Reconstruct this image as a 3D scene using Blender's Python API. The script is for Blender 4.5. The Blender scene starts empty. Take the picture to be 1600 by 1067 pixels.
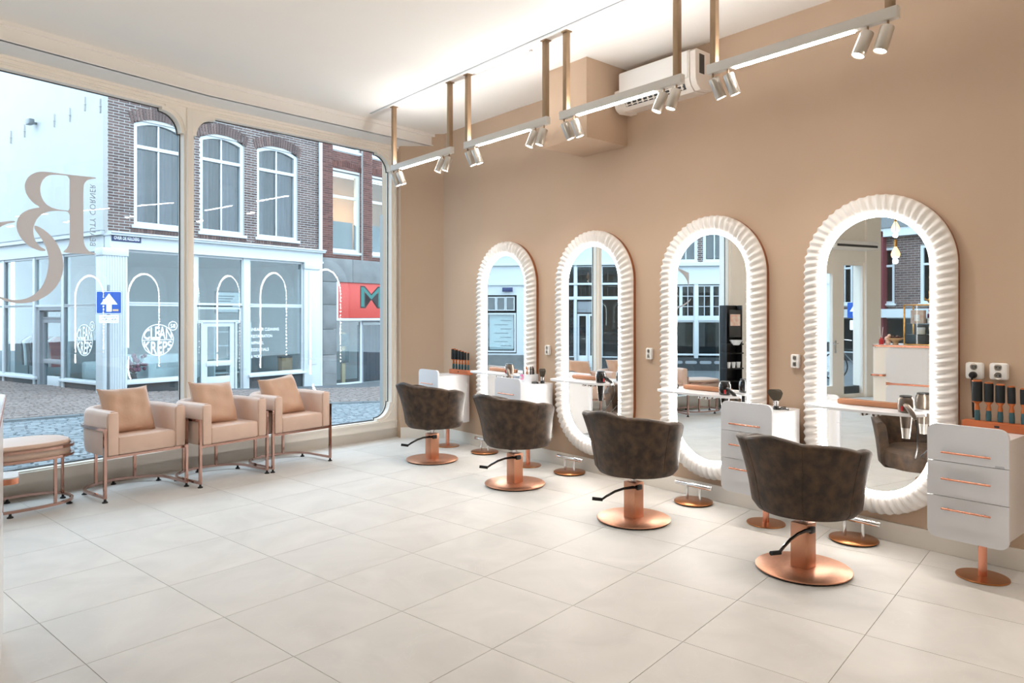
import bpy, bmesh, math, random
from mathutils import Vector, Matrix

random.seed(7)
SC = bpy.context.scene
COL = SC.collection
R = math.radians
PI = math.pi

# ------------------------------------------------------------------ camera
cam_data = bpy.data.cameras.new('camera')
cam_data.sensor_width = 36.0
cam_data.lens = 1095.0 / 1600.0 * 36.0
cam_data.shift_y = -39.5 / 1600.0
cam_data.clip_start = 0.05
cam_data.clip_end = 200
cam = bpy.data.objects.new('camera', cam_data)
cam.location = (0, 0, 1.45)
cam.rotation_euler = (R(90), 0, -R(40.372))
COL.objects.link(cam)
SC.camera = cam

# ------------------------------------------------------------------ overcast sky
world = bpy.data.worlds.new('overcast_sky')
SC.world = world
world.use_nodes = True
bg = world.node_tree.nodes['Background']
bg.inputs['Color'].default_value = (0.70, 0.86, 1.0, 1)
bg.inputs['Strength'].default_value = 4.7

# ------------------------------------------------------------------ view
SC.view_settings.view_transform = 'Standard'
SC.view_settings.look = 'None'
SC.view_settings.exposure = 0.2
SC.view_settings.gamma = 1.0
SC.view_settings.use_curve_mapping = False
SC.cycles.max_bounces = 10
SC.cycles.diffuse_bounces = 5
SC.cycles.glossy_bounces = 5
SC.cycles.transparent_max_bounces = 16
SC.cycles.sample_clamp_indirect = 6.0
SC.cycles.caustics_reflective = False
SC.cycles.caustics_refractive = False
RING_POWER = 42.0
BAR_POWER = 45.0
SPOT_POWER = 15.0
UP_POWER = 64.0

# ------------------------------------------------------------------ materials
def lin(c):
    c = c / 255.0
    return c / 12.92 if c <= 0.04045 else ((c + 0.055) / 1.055) ** 2.4
def rgb(r, g, b):
    return (lin(r), lin(g), lin(b), 1.0)

MATS = {}
def mat(name, col, rough=0.5, metal=0.0, var=0.0, vscale=8.0, bump=0.0, bscale=60.0, col2=None, coat=0.0, detail=4.0, spec=0.5, trans=0.0, stretch=None):
    if name in MATS: return MATS[name]
    m = bpy.data.materials.new(name)
    m.use_nodes = True
    nt = m.node_tree
    b = nt.nodes['Principled BSDF']
    b.inputs['Base Color'].default_value = col
    b.inputs['Roughness'].default_value = rough
    b.inputs['Metallic'].default_value = metal
    b.inputs['Specular IOR Level'].default_value = spec
    b.inputs['Coat Weight'].default_value = coat
    b.inputs['Transmission Weight'].default_value = trans
    tc = nt.nodes.new('ShaderNodeTexCoord')
    src = tc.outputs['Object']
    if stretch:
        mp = nt.nodes.new('ShaderNodeMapping'); mp.inputs['Scale'].default_value = stretch
        nt.links.new(src, mp.inputs['Vector']); src = mp.outputs['Vector']
    if col2 is not None or var > 0:
        n = nt.nodes.new('ShaderNodeTexNoise')
        n.inputs['Scale'].default_value = vscale
        n.inputs['Detail'].default_value = detail
        nt.links.new(src, n.inputs['Vector'])
        r = nt.nodes.new('ShaderNodeValToRGB')
        r.color_ramp.elements[0].position = 0.35
        r.color_ramp.elements[1].position = 0.68
        if col2 is None:
            col2 = tuple(max(0, c * (1 - var)) for c in col[:3]) + (1,)
        r.color_ramp.elements[0].color = col
        r.color_ramp.elements[1].color = col2
        nt.links.new(n.outputs['Fac'], r.inputs['Fac'])
        nt.links.new(r.outputs['Color'], b.inputs['Base Color'])
    if bump > 0:
        n2 = nt.nodes.new('ShaderNodeTexNoise')
        n2.inputs['Scale'].default_value = bscale
        n2.inputs['Detail'].default_value = 3
        nt.links.new(src, n2.inputs['Vector'])
        bp = nt.nodes.new('ShaderNodeBump')
        bp.inputs['Strength'].default_value = bump
        bp.inputs['Distance'].default_value = 0.01
        nt.links.new(n2.outputs['Fac'], bp.inputs['Height'])
        nt.links.new(bp.outputs['Normal'], b.inputs['Normal'])
    MATS[name] = m
    return m

def mat_island(name, ca, cb, rough=0.85, bump=0.3):
    """colour differs from brick to brick / stone to stone"""
    m = mat(name, ca, rough)
    nt = m.node_tree
    b = nt.nodes['Principled BSDF']
    g = nt.nodes.new('ShaderNodeNewGeometry')
    r = nt.nodes.new('ShaderNodeValToRGB')
    r.color_ramp.elements[0].color = ca
    r.color_ramp.elements[1].color = cb
    nt.links.new(g.outputs['Random Per Island'], r.inputs['Fac'])
    nt.links.new(r.outputs['Color'], b.inputs['Base Color'])
    return m

def mat_emit(name, col, strength):
    m = bpy.data.materials.new(name)
    m.use_nodes = True
    b = m.node_tree.nodes['Principled BSDF']
    b.inputs['Base Color'].default_value = (0.9, 0.9, 0.9, 1)
    b.inputs['Emission Color'].default_value = col
    b.inputs['Emission Strength'].default_value = strength
    MATS[name] = m
    return m

def mat_glass(name, tint=(0.94, 0.97, 0.98, 1), boost=1.0):
    """clear flat glazing: straight-through transmission plus Fresnel mirror reflection"""
    m = bpy.data.materials.new(name)
    m.use_nodes = True
    nt = m.node_tree
    for n in list(nt.nodes): nt.nodes.remove(n)
    out = nt.nodes.new('ShaderNodeOutputMaterial')
    tr = nt.nodes.new('ShaderNodeBsdfTransparent'); tr.inputs['Color'].default_value = tint
    gl = nt.nodes.new('ShaderNodeBsdfGlossy'); gl.inputs['Roughness'].default_value = 0.0
    # Schlick reflectance, the same from both sides of the sheet
    ge = nt.nodes.new('ShaderNodeNewGeometry')
    dt = nt.nodes.new('ShaderNodeVectorMath'); dt.operation = 'DOT_PRODUCT'
    nt.links.new(ge.outputs['Normal'], dt.inputs[0]); nt.links.new(ge.outputs['Incoming'], dt.inputs[1])
    ab = nt.nodes.new('ShaderNodeMath'); ab.operation = 'ABSOLUTE'; nt.links.new(dt.outputs['Value'], ab.inputs[0])
    om = nt.nodes.new('ShaderNodeMath'); om.operation = 'SUBTRACT'; om.inputs[0].default_value = 1.0; om.use_clamp = True; nt.links.new(ab.outputs[0], om.inputs[1])
    pw = nt.nodes.new('ShaderNodeMath'); pw.operation = 'POWER'; pw.inputs[1].default_value = 5.0; nt.links.new(om.outputs[0], pw.inputs[0])
    mu = nt.nodes.new('ShaderNodeMath'); mu.operation = 'MULTIPLY_ADD'; mu.use_clamp = True
    mu.inputs[1].default_value = 1 - .043 * boost; mu.inputs[2].default_value = .043 * boost; nt.links.new(pw.outputs[0], mu.inputs[0])
    mx = nt.nodes.new('ShaderNodeMixShader')
    nt.links.new(mu.outputs[0], mx.inputs['Fac'])
    nt.links.new(tr.outputs[0], mx.inputs[1])
    nt.links.new(gl.outputs[0], mx.inputs[2])
    nt.links.new(mx.outputs[0], out.inputs['Surface'])
    MATS[name] = m
    return m

mat('tan_wall', rgb(200, 174, 150), 0.8, var=0.03, vscale=2, bump=0.05, bscale=180)
mat('cream_paint', rgb(250, 243, 233), 0.45, var=0.02, vscale=3)
mat('ceiling_white', rgb(243, 239, 234), 0.85, var=0.015, vscale=1.2)
mat('cream_wall', rgb(236, 222, 200), 0.7, var=0.02, vscale=2)
mat('baseboard_white', rgb(236, 228, 218), 0.4)
mat('grout', rgb(176, 168, 158), 0.9)
mat('white_lacquer', rgb(232, 232, 234), 0.28, coat=0.2)
mat('grey_lacquer', rgb(226, 227, 232), 0.35)
mat('frame_resin', rgb(246, 242, 238), 0.3, coat=0.3)
mat('mirror_glass', (0.93, 0.95, 0.95, 1), 0.0, 1.0)
mat('backing_brown', rgb(158, 98, 62), 0.4, 0.3)
mat('copper_satin', rgb(208, 152, 122), 0.38, 0.85, var=0.12, vscale=60, stretch=(1, 1, 30))
mat('copper_bronze', rgb(190, 128, 82), 0.28, 0.95)
mat('rose_gold', rgb(186, 150, 138), 0.14, 1.0)
mat('copper_handle', rgb(226, 158, 132), 0.22, 1.0)
mat('chrome', rgb(222, 222, 224), 0.1, 1.0)
mat('black_plastic', rgb(22, 22, 24), 0.35)
mat('black_gloss', rgb(14, 14, 16), 0.15, coat=0.5)
mat('rubber', rgb(16, 16, 17), 0.7)
mat('brown_leather', rgb(48, 38, 31), 0.5, col2=rgb(84, 65, 50), vscale=17, bump=0.15, bscale=160, detail=8, spec=.3)
mat('tan_leather', rgb(216, 187, 170), 0.42, var=0.05, vscale=9, bump=0.08, bscale=220)
mat('pillow_leather', rgb(200, 164, 140), 0.38, var=0.06, vscale=7, bump=0.12, bscale=60)
mat('bronze_rod', rgb(166, 138, 108), 0.4, 0.3, var=0.2, vscale=25, stretch=(1, 1, .2))
mat('track_white', rgb(226, 222, 216), 0.4)
mat('silver', rgb(214, 208, 200), 0.3, 0.75)
mat('plastic_white', rgb(247, 245, 242), 0.35)
mat('ac_white', rgb(238, 230, 222), 0.4)
mat('ac_dark', rgb(60, 60, 62), 0.5)
mat('brush_barrel', rgb(18, 24, 28), 0.6)
mat('brush_teal', rgb(46, 84, 92), 0.5)
mat('brush_copper', rgb(196, 110, 60), 0.35, 0.4)
mat('orange_wood', rgb(184, 98, 52), 0.5, var=0.2, vscale=30, stretch=(1, .2, 1))
mat('walnut', rgb(176, 120, 84), 0.45, var=0.2, vscale=25, stretch=(1, .1, 1))
mat('dryer_gold', rgb(112, 100, 90), 0.3, 0.6)
mat('dryer_dark', rgb(50, 44, 40), 0.2, 0.6)
mat('pink', rgb(228, 120, 170), 0.5)
mat('red', rgb(190, 40, 44), 0.5)
mat('bristle', rgb(64, 56, 44), 0.8)
mat('ext_white', rgb(226, 230, 232), 0.8, var=0.04, vscale=3, bump=0.25, bscale=14)
mat('ext_paint', rgb(232, 238, 242), 0.5)
mat('ext_grey_paint', rgb(160, 166, 172), 0.6)
mat('mortar', rgb(214, 212, 208), 0.9)
mat_island('brick_brown', rgb(88, 70, 68), rgb(126, 100, 94))
mat_island('brick_red', rgb(92, 54, 48), rgb(128, 80, 70))
mat_island('cobble', rgb(120, 130, 136), rgb(160, 168, 172), 0.75)
mat_island('paver', rgb(136, 122, 116), rgb(164, 150, 144), 0.85)
mat('street_base', rgb(98, 104, 108), 0.9)
mat('kerb_stone', rgb(126, 134, 138), 0.85, var=0.15, vscale=6)
mat('dark_stone', rgb(58, 64, 68), 0.6, var=0.3, vscale=5)
mat('concrete', rgb(146, 148, 148), 0.9, var=0.25, vscale=3, bump=0.2, bscale=30)
mat('curtain', rgb(104, 100, 110), 0.9)
mat('curtain_dark', rgb(50, 56, 64), 0.9)
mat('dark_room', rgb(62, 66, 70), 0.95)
mat('shop_inside', rgb(190, 194, 194), 0.9)
mat('shop_floor', rgb(150, 152, 150), 0.7)
mat('sign_blue', rgb(20, 92, 190), 0.4)
mat('sign_navy', rgb(20, 48, 108), 0.4)
mat('sign_white', rgb(244, 246, 248), 0.45)
mat('sign_red', rgb(226, 74, 62), 0.5)
mat('sign_teal', rgb(20, 120, 112), 0.5)
mat('sign_outline', rgb(30, 24, 26), 0.6)
mat('pole_grey', rgb(140, 146, 150), 0.4, 0.6)
mat('decal_beige', rgb(214, 214, 220), 0.7)
mat('decal_grey', rgb(186, 190, 194), 0.7)
mat('sofa_white', rgb(214, 216, 216), 0.8)
mat('flower', rgb(156, 80, 100), 0.8, var=0.4, vscale=30)
mat('gold', rgb(200, 158, 96), 0.25, 1.0)
mat('light_wood', rgb(196, 164, 126), 0.5)
mat('box_peach', rgb(232, 182, 160), 0.6, col2=rgb(240, 226, 214), vscale=18)
mat('purple', rgb(110, 50, 96), 0.5)
mat('maroon', rgb(120, 44, 52), 0.7)
mat('chocolate', rgb(72, 44, 34), 0.6)
mat('tree_bark', rgb(84, 74, 66), 0.9)
mat('parcel', rgb(180, 140, 100), 0.8)
mat_glass('window_glass', boost=0.85)
mat_glass('shop_glass', tint=(0.86, 0.92, 0.93, 1), boost=1.2)
mat_emit('led_ring', (1.0, 0.945, 0.875, 1), RING_POWER)
mat_emit('led_bar', (1.0, 0.95, 0.90, 1), BAR_POWER)
mat_emit('led_up', (1.0, 0.99, 0.975, 1), UP_POWER)
mat_emit('led_spot', (1.0, 0.90, 0.80, 1), 40)
mat_emit('bulb_glow', (1.0, 0.55, 0.2, 1), 1.6)

# outdoor colours scaled darker to offset the strong sky: exposure balance put into colour
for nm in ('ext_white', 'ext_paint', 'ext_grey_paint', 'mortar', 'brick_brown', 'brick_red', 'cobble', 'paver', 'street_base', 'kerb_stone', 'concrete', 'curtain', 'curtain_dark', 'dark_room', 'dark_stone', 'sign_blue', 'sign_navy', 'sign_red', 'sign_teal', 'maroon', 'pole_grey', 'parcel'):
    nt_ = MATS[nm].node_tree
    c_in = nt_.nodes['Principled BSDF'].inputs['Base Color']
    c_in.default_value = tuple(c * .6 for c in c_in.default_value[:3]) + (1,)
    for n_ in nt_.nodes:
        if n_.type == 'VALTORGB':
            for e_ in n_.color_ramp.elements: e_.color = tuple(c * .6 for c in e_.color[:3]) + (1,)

# floor tile: pale porcelain, soft clouding and a few fine veins
def tile_material():
    m = mat('porcelain', rgb(218, 214, 209), 0.5, spec=0.4)
    nt = m.node_tree; b = nt.nodes['Principled BSDF']
    tc = nt.nodes.new('ShaderNodeTexCoord'); oi = nt.nodes.new('ShaderNodeObjectInfo')
    ad = nt.nodes.new('ShaderNodeVectorMath'); ad.operation = 'ADD'
    sc = nt.nodes.new('ShaderNodeVectorMath'); sc.operation = 'SCALE'; sc.inputs['Scale'].default_value = 37.0
    cb = nt.nodes.new('ShaderNodeCombineXYZ')
    nt.links.new(oi.outputs['Random'], cb.inputs['X']); nt.links.new(oi.outputs['Random'], cb.inputs['Y'])
    nt.links.new(cb.outputs[0], sc.inputs[0]); nt.links.new(sc.outputs[0], ad.inputs[1]); nt.links.new(tc.outputs['Object'], ad.inputs[0])
    n = nt.nodes.new('ShaderNodeTexNoise'); n.inputs['Scale'].default_value = 2.2; n.inputs['Detail'].default_value = 7; n.inputs['Distortion'].default_value = 1.2
    nt.links.new(ad.outputs[0], n.inputs['Vector'])
    r = nt.nodes.new('ShaderNodeValToRGB')
    r.color_ramp.elements[0].position = 0.3; r.color_ramp.elements[0].color = rgb(206, 202, 197)
    r.color_ramp.elements[1].position = 0.7; r.color_ramp.elements[1].color = rgb(219, 215, 210)
    e = r.color_ramp.elements.new(0.5); e.color = rgb(213, 209, 204)
    nt.links.new(n.outputs['Fac'], r.inputs['Fac'])
    v = nt.nodes.new('ShaderNodeTexNoise'); v.inputs['Scale'].default_value = 1.6; v.inputs['Detail'].default_value = 5; v.inputs['Distortion'].default_value = 2.0
    nt.links.new(ad.outputs[0], v.inputs['Vector'])
    r2 = nt.nodes.new('ShaderNodeValToRGB')
    r2.color_ramp.elements[0].position = 0.492; r2.color_ramp.elements[0].color = (0, 0, 0, 1)
    r2.color_ramp.elements[1].position = 0.508; r2.color_ramp.elements[1].color = (0, 0, 0, 1)
    e = r2.color_ramp.elements.new(0.5); e.color = (0.16, 0.16, 0.16, 1)
    nt.links.new(v.outputs['Fac'], r2.inputs['Fac'])
    mx = nt.nodes.new('ShaderNodeMix'); mx.data_type = 'RGBA'
    mx.inputs['B'].default_value = rgb(230, 226, 221)
    nt.links.new(r2.outputs['Color'], mx.inputs['Factor']); nt.links.new(r.outputs['Color'], mx.inputs['A'])
    nt.links.new(mx.outputs['Result'], b.inputs['Base Color'])
    return m
tile_material()

# ------------------------------------------------------------------ mesh helpers
class MB:
    """collects vertices and faces of one part"""
    def __init__(self): self.v = []; self.f = []
    def add(self, vs, fs):
        o = len(self.v); self.v += [tuple(p) for p in vs]; self.f += [tuple(i + o for i in f) for f in fs]; return self
    def box(self, x0, x1, y0, y1, z0, z1):
        vs = [(x, y, z) for z in (z0, z1) for y in (y0, y1) for x in (x0, x1)]
        return self.add(vs, [(0, 2, 3, 1), (4, 5, 7, 6), (0, 1, 5, 4), (2, 6, 7, 3), (0, 4, 6, 2), (1, 3, 7, 5)])
    def rbox(self, x0, x1, y0, y1, z0, z1, r):
        bm = bmesh.new()
        bmesh.ops.create_cube(bm, size=1.0)
        for p in bm.verts:
            p.co = Vector(((x0 + x1) / 2 + p.co.x * (x1 - x0), (y0 + y1) / 2 + p.co.y * (y1 - y0), (z0 + z1) / 2 + p.co.z * (z1 - z0)))
        r = min(r, 0.49 * min(x1 - x0, y1 - y0, z1 - z0))
        bmesh.ops.bevel(bm, geom=bm.edges[:] , offset=r, segments=2, profile=0.5, affect='EDGES')
        bm.verts.index_update()
        self.add([p.co[:] for p in bm.verts], [[p.index for p in f.verts] for f in bm.faces])
        bm.free(); return self
    def prism(self, poly, a0, a1, axis='z'):
        """polygon extruded along an axis; poly is 2-D in the other two axes (x,y)/(x,z)/(y,z)"""
        def P(p, a):
            return (p[0], p[1], a) if axis == 'z' else ((p[0], a, p[1]) if axis == 'y' else (a, p[0], p[1]))
        n = len(poly)
        vs = [P(p, a0) for p in poly] + [P(p, a1) for p in poly]
        fs = [tuple(range(n))[::-1], tuple(range(n, 2 * n))] + [(i, (i + 1) % n, n + (i + 1) % n, n + i) for i in range(n)]
        return self.add(vs, fs)
    def ring(self, inner, outer, a0, a1, axis='y'):
        def P(p, a):
            return (p[0], p[1], a) if axis == 'z' else ((p[0], a, p[1]) if axis == 'y' else (a, p[0], p[1]))
        n = len(inner)
        vs = [P(p, a0) for p in inner] + [P(p, a0) for p in outer] + [P(p, a1) for p in inner] + [P(p, a1) for p in outer]
        fs = []
        for i in range(n):
            j = (i + 1) % n
            fs += [(i, j, n + j, n + i), (2 * n + i, 3 * n + i, 3 * n + j, 2 * n + j), (i, 2 * n + i, 2 * n + j, j), (n + i, n + j, 3 * n + j, 3 * n + i)]
        return self.add(vs, fs)
    def lathe(self, prof, n=24, c=(0, 0, 0), cap=True):
        vs = []; fs = []
        for k, (r, z) in enumerate(prof):
            for i in range(n):
                a = 2 * PI * i / n
                vs.append((c[0] + r * math.cos(a), c[1] + r * math.sin(a), c[2] + z))
        for k in range(len(prof) - 1):
            for i in range(n):
                j = (i + 1) % n
                fs.append((k * n + i, k * n + j, (k + 1) * n + j, (k + 1) * n + i))
        if cap:
            fs.append(tuple(range(n))[::-1]); fs.append(tuple((len(prof) - 1) * n + i for i in range(n)))
        return self.add(vs, fs)
    def tube(self, pts, r, n=10, closed=False, radii=None, square=False):
        pts = [Vector(p) for p in pts]; m = len(pts)
        if square: n = 4
        tang = []
        for i in range(m):
            if closed: t = pts[(i + 1) % m] - pts[i - 1]
            else: t = pts[min(i + 1, m - 1)] - pts[max(i - 1, 0)]
            tang.append(t.normalized())
        ref = Vector((0, 0, 1)) if abs(tang[0].z) < 0.9 else Vector((1, 0, 0))
        vs = []
        u = (ref - tang[0] * ref.dot(tang[0])).normalized()
        for i in range(m):
            u = u - tang[i] * u.dot(tang[i])
            u = u.normalized() if u.length > 1e-6 else Vector((1, 0, 0))
            w = tang[i].cross(u)
            rr = radii[i] if radii else r
            for k in range(n):
                a = 2 * PI * (k + (0.5 if square else 0)) / n
                q = rr * (1.41421 if square else 1)
                vs.append(pts[i] + (u * math.cos(a) + w * math.sin(a)) * q)
        fs = []
        for i in range(m if closed else m - 1):
            j = (i + 1) % m
            for k in range(n):
                l = (k + 1) % n
                fs.append((i * n + k, i * n + l, j * n + l, j * n + k))
        if not closed:
            fs.append(tuple(range(n))[::-1]); fs.append(tuple((m - 1) * n + k for k in range(n)))
        return self.add(vs, fs)
    def grid(self, P):
        """P: rows of points"""
        h = len(P); w = len(P[0])
        vs = [p for row in P for p in row]
        fs = [(i * w + j, i * w + j + 1, (i + 1) * w + j + 1, (i + 1) * w + j) for i in range(h - 1) for j in range(w - 1)]
        return self.add(vs, fs)
    def ball(self, c, r, n=12, m=8, sz=1.0):
        prof = [(max(1e-4, r * math.sin(PI * k / m)), -r * sz * math.cos(PI * k / m)) for k in range(m + 1)]
        return self.lathe(prof, n, c, cap=False)
    def xf(self, M):
        self.v = [tuple(M @ Vector(p)) for p in self.v]; return self
    def mesh(self, name):
        me = bpy.data.meshes.new(name)
        me.from_pydata(self.v, [], self.f)
        bm = bmesh.new(); bm.from_mesh(me)
        bmesh.ops.recalc_face_normals(bm, faces=bm.faces[:])
        bm.to_mesh(me); bm.free()
        for p in me.polygons: p.use_smooth = True
        me.set_sharp_from_angle(angle=R(38))
        me.update()
        return me

def link(name, me, m, parent=None, loc=(0, 0, 0), rot=(0, 0, 0), label=None):
    o = bpy.data.objects.new(name, me)
    COL.objects.link(o)
    if m:
        if len(me.materials) == 0: me.materials.append(MATS[m])
    o.parent = parent
    o.location = loc; o.rotation_euler = rot
    if label: o['label'] = label
    return o
def part(name, mb, m, parent=None, loc=(0, 0, 0), rot=(0, 0, 0), label=None):
    return link(name, mb.mesh(name), m, parent, loc, rot, label)
def tag(o, label, cat, group=None):
    o['label'] = label; o['category'] = cat
    if group: o['group'] = group
    return o
def thing(name, label, cat, loc=(0, 0, 0), rotz=0.0, group=None, rot=None):
    o = bpy.data.objects.new(name, None)
    o.empty_display_size = 0.1
    COL.objects.link(o)
    o.location = loc; o.rotation_euler = rot if rot else (0, 0, rotz)
    return tag(o, label, cat, group)
def struct(name, mb, m, loc=(0, 0, 0), rotz=0.0, label=None):
    o = part(name, mb, m, None, loc, (0, 0, rotz))
    o['kind'] = 'structure'
    if label: o['label'] = label
    return o
def struct_empty(name, loc=(0, 0, 0), rotz=0.0, label=None):
    o = bpy.data.objects.new(name, None); COL.objects.link(o)
    o.location = loc; o.rotation_euler = (0, 0, rotz); o['kind'] = 'structure'
    if label: o['label'] = label
    return o
def dup(root, loc, rotz=None, label=None, group=None):
    r = root.copy(); COL.objects.link(r); r.location = loc
    if rotz is not None: r.rotation_euler = (0, 0, rotz)
    if label: r['label'] = label
    if group: r['group'] = group
    for ch in list(root.children):
        c = ch.copy(); COL.objects.link(c); c.parent = r
        for g in list(ch.children):
            d = g.copy(); COL.objects.link(d); d.parent = c
    return r
def mirror_copy_mesh(o): return o.data

def text_mb(s, size, thick=0.002, spacing=1.0, bold=0.0):
    cu = bpy.data.curves.new('lettering', 'FONT')
    cu.body = s; cu.size = size; cu.extrude = thick; cu.space_character = spacing; cu.offset = bold
    cu.align_x = 'LEFT'; cu.resolution_u = 3
    ob = bpy.data.objects.new('lettering', cu); COL.objects.link(ob)
    dg = bpy.context.evaluated_depsgraph_get(); dg.update()
    me = bpy.data.meshes.new_from_object(ob.evaluated_get(dg))
    mb = MB(); mb.add([v.co[:] for v in me.vertices], [list(p.vertices) for p in me.polygons])
    bpy.data.objects.remove(ob); bpy.data.curves.remove(cu); bpy.data.meshes.remove(me)
    return mb
def fill_mb(loops, thick=0.001):
    """filled flat shape (with holes) from closed point loops, in x-z, normal along y"""
    cu = bpy.data.curves.new('shape', 'CURVE'); cu.dimensions = '2D'; cu.fill_mode = 'BOTH'; cu.extrude = thick
    for lp in loops:
        sp = cu.splines.new('POLY'); sp.points.add(len(lp) - 1)
        for p, q in zip(sp.points, lp): p.co = (q[0], q[1], 0, 1)
        sp.use_cyclic_u = True
    ob = bpy.data.objects.new('shape', cu); COL.objects.link(ob)
    dg = bpy.context.evaluated_depsgraph_get(); dg.update()
    me = bpy.data.meshes.new_from_object(ob.evaluated_get(dg))
    mb = MB(); mb.add([(v.co.x, v.co.z, v.co.y) for v in me.vertices], [list(p.vertices) for p in me.polygons])
    bpy.data.objects.remove(ob); bpy.data.curves.remove(cu); bpy.data.meshes.remove(me)
    return mb
def smooth_loop(pts, it=2):
    for _ in range(it):
        q = []
        for i in range(len(pts)):
            a = pts[i]; b = pts[(i + 1) % len(pts)]
            q += [(0.75 * a[0] + .25 * b[0], .75 * a[1] + .25 * b[1]), (.25 * a[0] + .75 * b[0], .25 * a[1] + .75 * b[1])]
        pts = q
    return pts
def rrect(x0, x1, z0, z1, r, n=6):
    pts = []
    for cx, cz, a0 in ((x1 - r, z1 - r, 0), (x0 + r, z1 - r, 90), (x0 + r, z0 + r, 180), (x1 - r, z0 + r, 270)):
        for k in range(n + 1):
            a = R(a0 + 90 * k / n); pts.append((cx + r * math.cos(a), cz + r * math.sin(a)))
    return pts
def arc(cx, cy, rx, ry, a0, a1, n):
    return [(cx + rx * math.cos(R(a0 + (a1 - a0) * k / n)), cy + ry * math.sin(R(a0 + (a1 - a0) * k / n))) for k in range(n + 1)]

# ================================================================== THE ROOM SHELL
WX = 4.79                       # face of the right-hand wall
CEIL = 3.62
M0 = Vector((1.98, 7.08))       # the mullion where the shop front bends
AL_, AR_ = R(13.1), R(5.89)
def fl(s, y=0.0, a=AL_):        # point of a front's own frame -> world xy
    return (M0.x + s * math.cos(a) - y * math.sin(a), M0.y + s * math.sin(a) + y * math.cos(a))
def kink(y):
    n = Vector((-math.sin((AL_ + AR_) / 2), math.cos((AL_ + AR_) / 2)))
    p = M0 + n * y / math.cos((AL_ - AR_) / 2); return (p.x, p.y)
def band(y0, y1, sl, sr):
    return [fl(sl, y0), kink(y0), fl(sr, y0, AR_), fl(sr, y1, AR_), kink(y1), fl(sl, y1)]

FLOOR_POLY = [(WX, -2.6), (WX, 6.88), fl(2.47, 0.0, AR_), (M0.x, M0.y), fl(-8.3), (fl(-8.3)[0], -2.6)]
# floor: bed of grout with every tile set on it
floor = struct('floor', MB().prism([(WX + .1, -2.7), (WX + .1, 7.0), fl(2.47, .12, AR_), kink(.12), fl(-8.4, .12), (fl(-8.4)[0], -2.7)], -0.2, -0.003), 'grout', label='pale square porcelain tiles with thin grey joints')
def clip(poly, cl):
    for i in range(len(cl)):
        a = cl[i]; b = cl[(i + 1) % len(cl)]
        def side(p): return (b[0] - a[0]) * (p[1] - a[1]) - (b[1] - a[1]) * (p[0] - a[0])
        out = []
        for k in range(len(poly)):
            p = poly[k]; q = poly[(k + 1) % len(poly)]
            sp, sq = side(p), side(q)
            if sp >= 0: out.append(p)
            if (sp >= 0) != (sq >= 0):
                t = sp / (sp - sq); out.append((p[0] + (q[0] - p[0]) * t, p[1] + (q[1] - p[1]) * t))
        poly = out
        if len(poly) < 3: return None
    return poly
TA = R(9.16)
tx = Vector((math.cos(TA), math.sin(TA))); ty = Vector((-math.sin(TA), math.cos(TA)))
T0 = tx * 1.669 + ty * 5.647
FW = Vector((math.sin(R(40.372)), math.cos(R(40.372)))); RT = Vector((FW.y, -FW.x))
rest = MB()
shared_tile = None
for i in range(-16, 10):
    for j in range(-6, 18):
        o = T0 + tx * (0.6 * i) - ty * (0.6 * j)
        g = 0.0016
        c = [o + tx * g + ty * (-.6 + g), o + tx * (.6 - g) + ty * (-.6 + g), o + tx * (.6 - g) + ty * (-g), o + tx * g + ty * (-g)]
        pl = clip([(p.x, p.y) for p in c], FLOOR_POLY)
        if not pl: continue
        cen = o + tx * .3 - ty * .3
        d = cen.dot(FW); rr = cen.dot(RT)
        seen = d > 0.9 and abs(rr / d) < 0.92 and 1.45 * 1095 / d < 760
        whole = len(pl) == 4 and abs((Vector(pl[0]) - Vector(pl[2])).length - .845) < .02
        if seen:
            if whole:
                if shared_tile is None:
                    shared_tile = MB().prism([(-.3 + g, -.3 + g), (.3 - g, -.3 + g), (.3 - g, .3 - g), (-.3 + g, .3 - g)], -.004, 0).mesh('tile')
                link('tile', shared_tile, 'porcelain', floor, (cen.x, cen.y, 0), (0, 0, TA))
            else:
                part('tile', MB().prism([(p[0] - cen.x, p[1] - cen.y) for p in pl], -.004, 0), 'porcelain', floor, (cen.x, cen.y, 0))
        else:
            rest.prism(pl, -.004, 0)
o = part('tile_field', rest, 'porcelain', floor); o['kind'] = 'stuff'

struct('ceiling', MB().prism([(5.1, -2.8), (5.1, 7.75), kink(.4), fl(-8.6, .4), (fl(-8.6)[0], -2.8)], CEIL, 3.8), 'ceiling_white', label='plain off-white ceiling')
struct('wall_right', MB().box(WX, 5.0, -2.8, 7.0, -.2, 3.8), 'tan_wall', label='matt tan wall behind the mirrors')
struct('wall_corner', MB().prism([(4.40, 7.225), (4.475, 7.18), (4.80, 6.88), (5.0, 6.88), (5.0, 7.75), (4.45, 7.75)], -.2, 3.7), 'tan_wall', label='splayed tan corner between window and mirror wall')
lx = fl(-8.3)[0]
struct('wall_left', MB().box(lx - .2, lx, -2.8, 5.4, -.2, 3.8), 'cream_wall', label='cream end wall')
struct('wall_back', MB().box(lx - .2, 5.0, -2.8, -2.6, -.2, 3.8), 'cream_wall', label='cream wall behind the camera')
struct('baseboard_right', MB().rbox(WX - .014, WX + .01, -2.6, 6.87, 0, .125, .004), 'baseboard_white', label='white baseboard under the mirrors')
struct('baseboard_corner', MB().prism([(4.392, 7.213), (4.468, 7.166), (4.795, 6.864), (4.82, 6.9), (4.5, 7.22), (4.42, 7.26)], 0, .125), 'baseboard_white', label='white baseboard round the splayed corner')
struct('trim_1', MB().box(4.27, WX + .01, 4.06, 4.60, 2.95, CEIL + .01), 'tan_wall', label='tan boxed-in soffit hanging in front of the wall')
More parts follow.
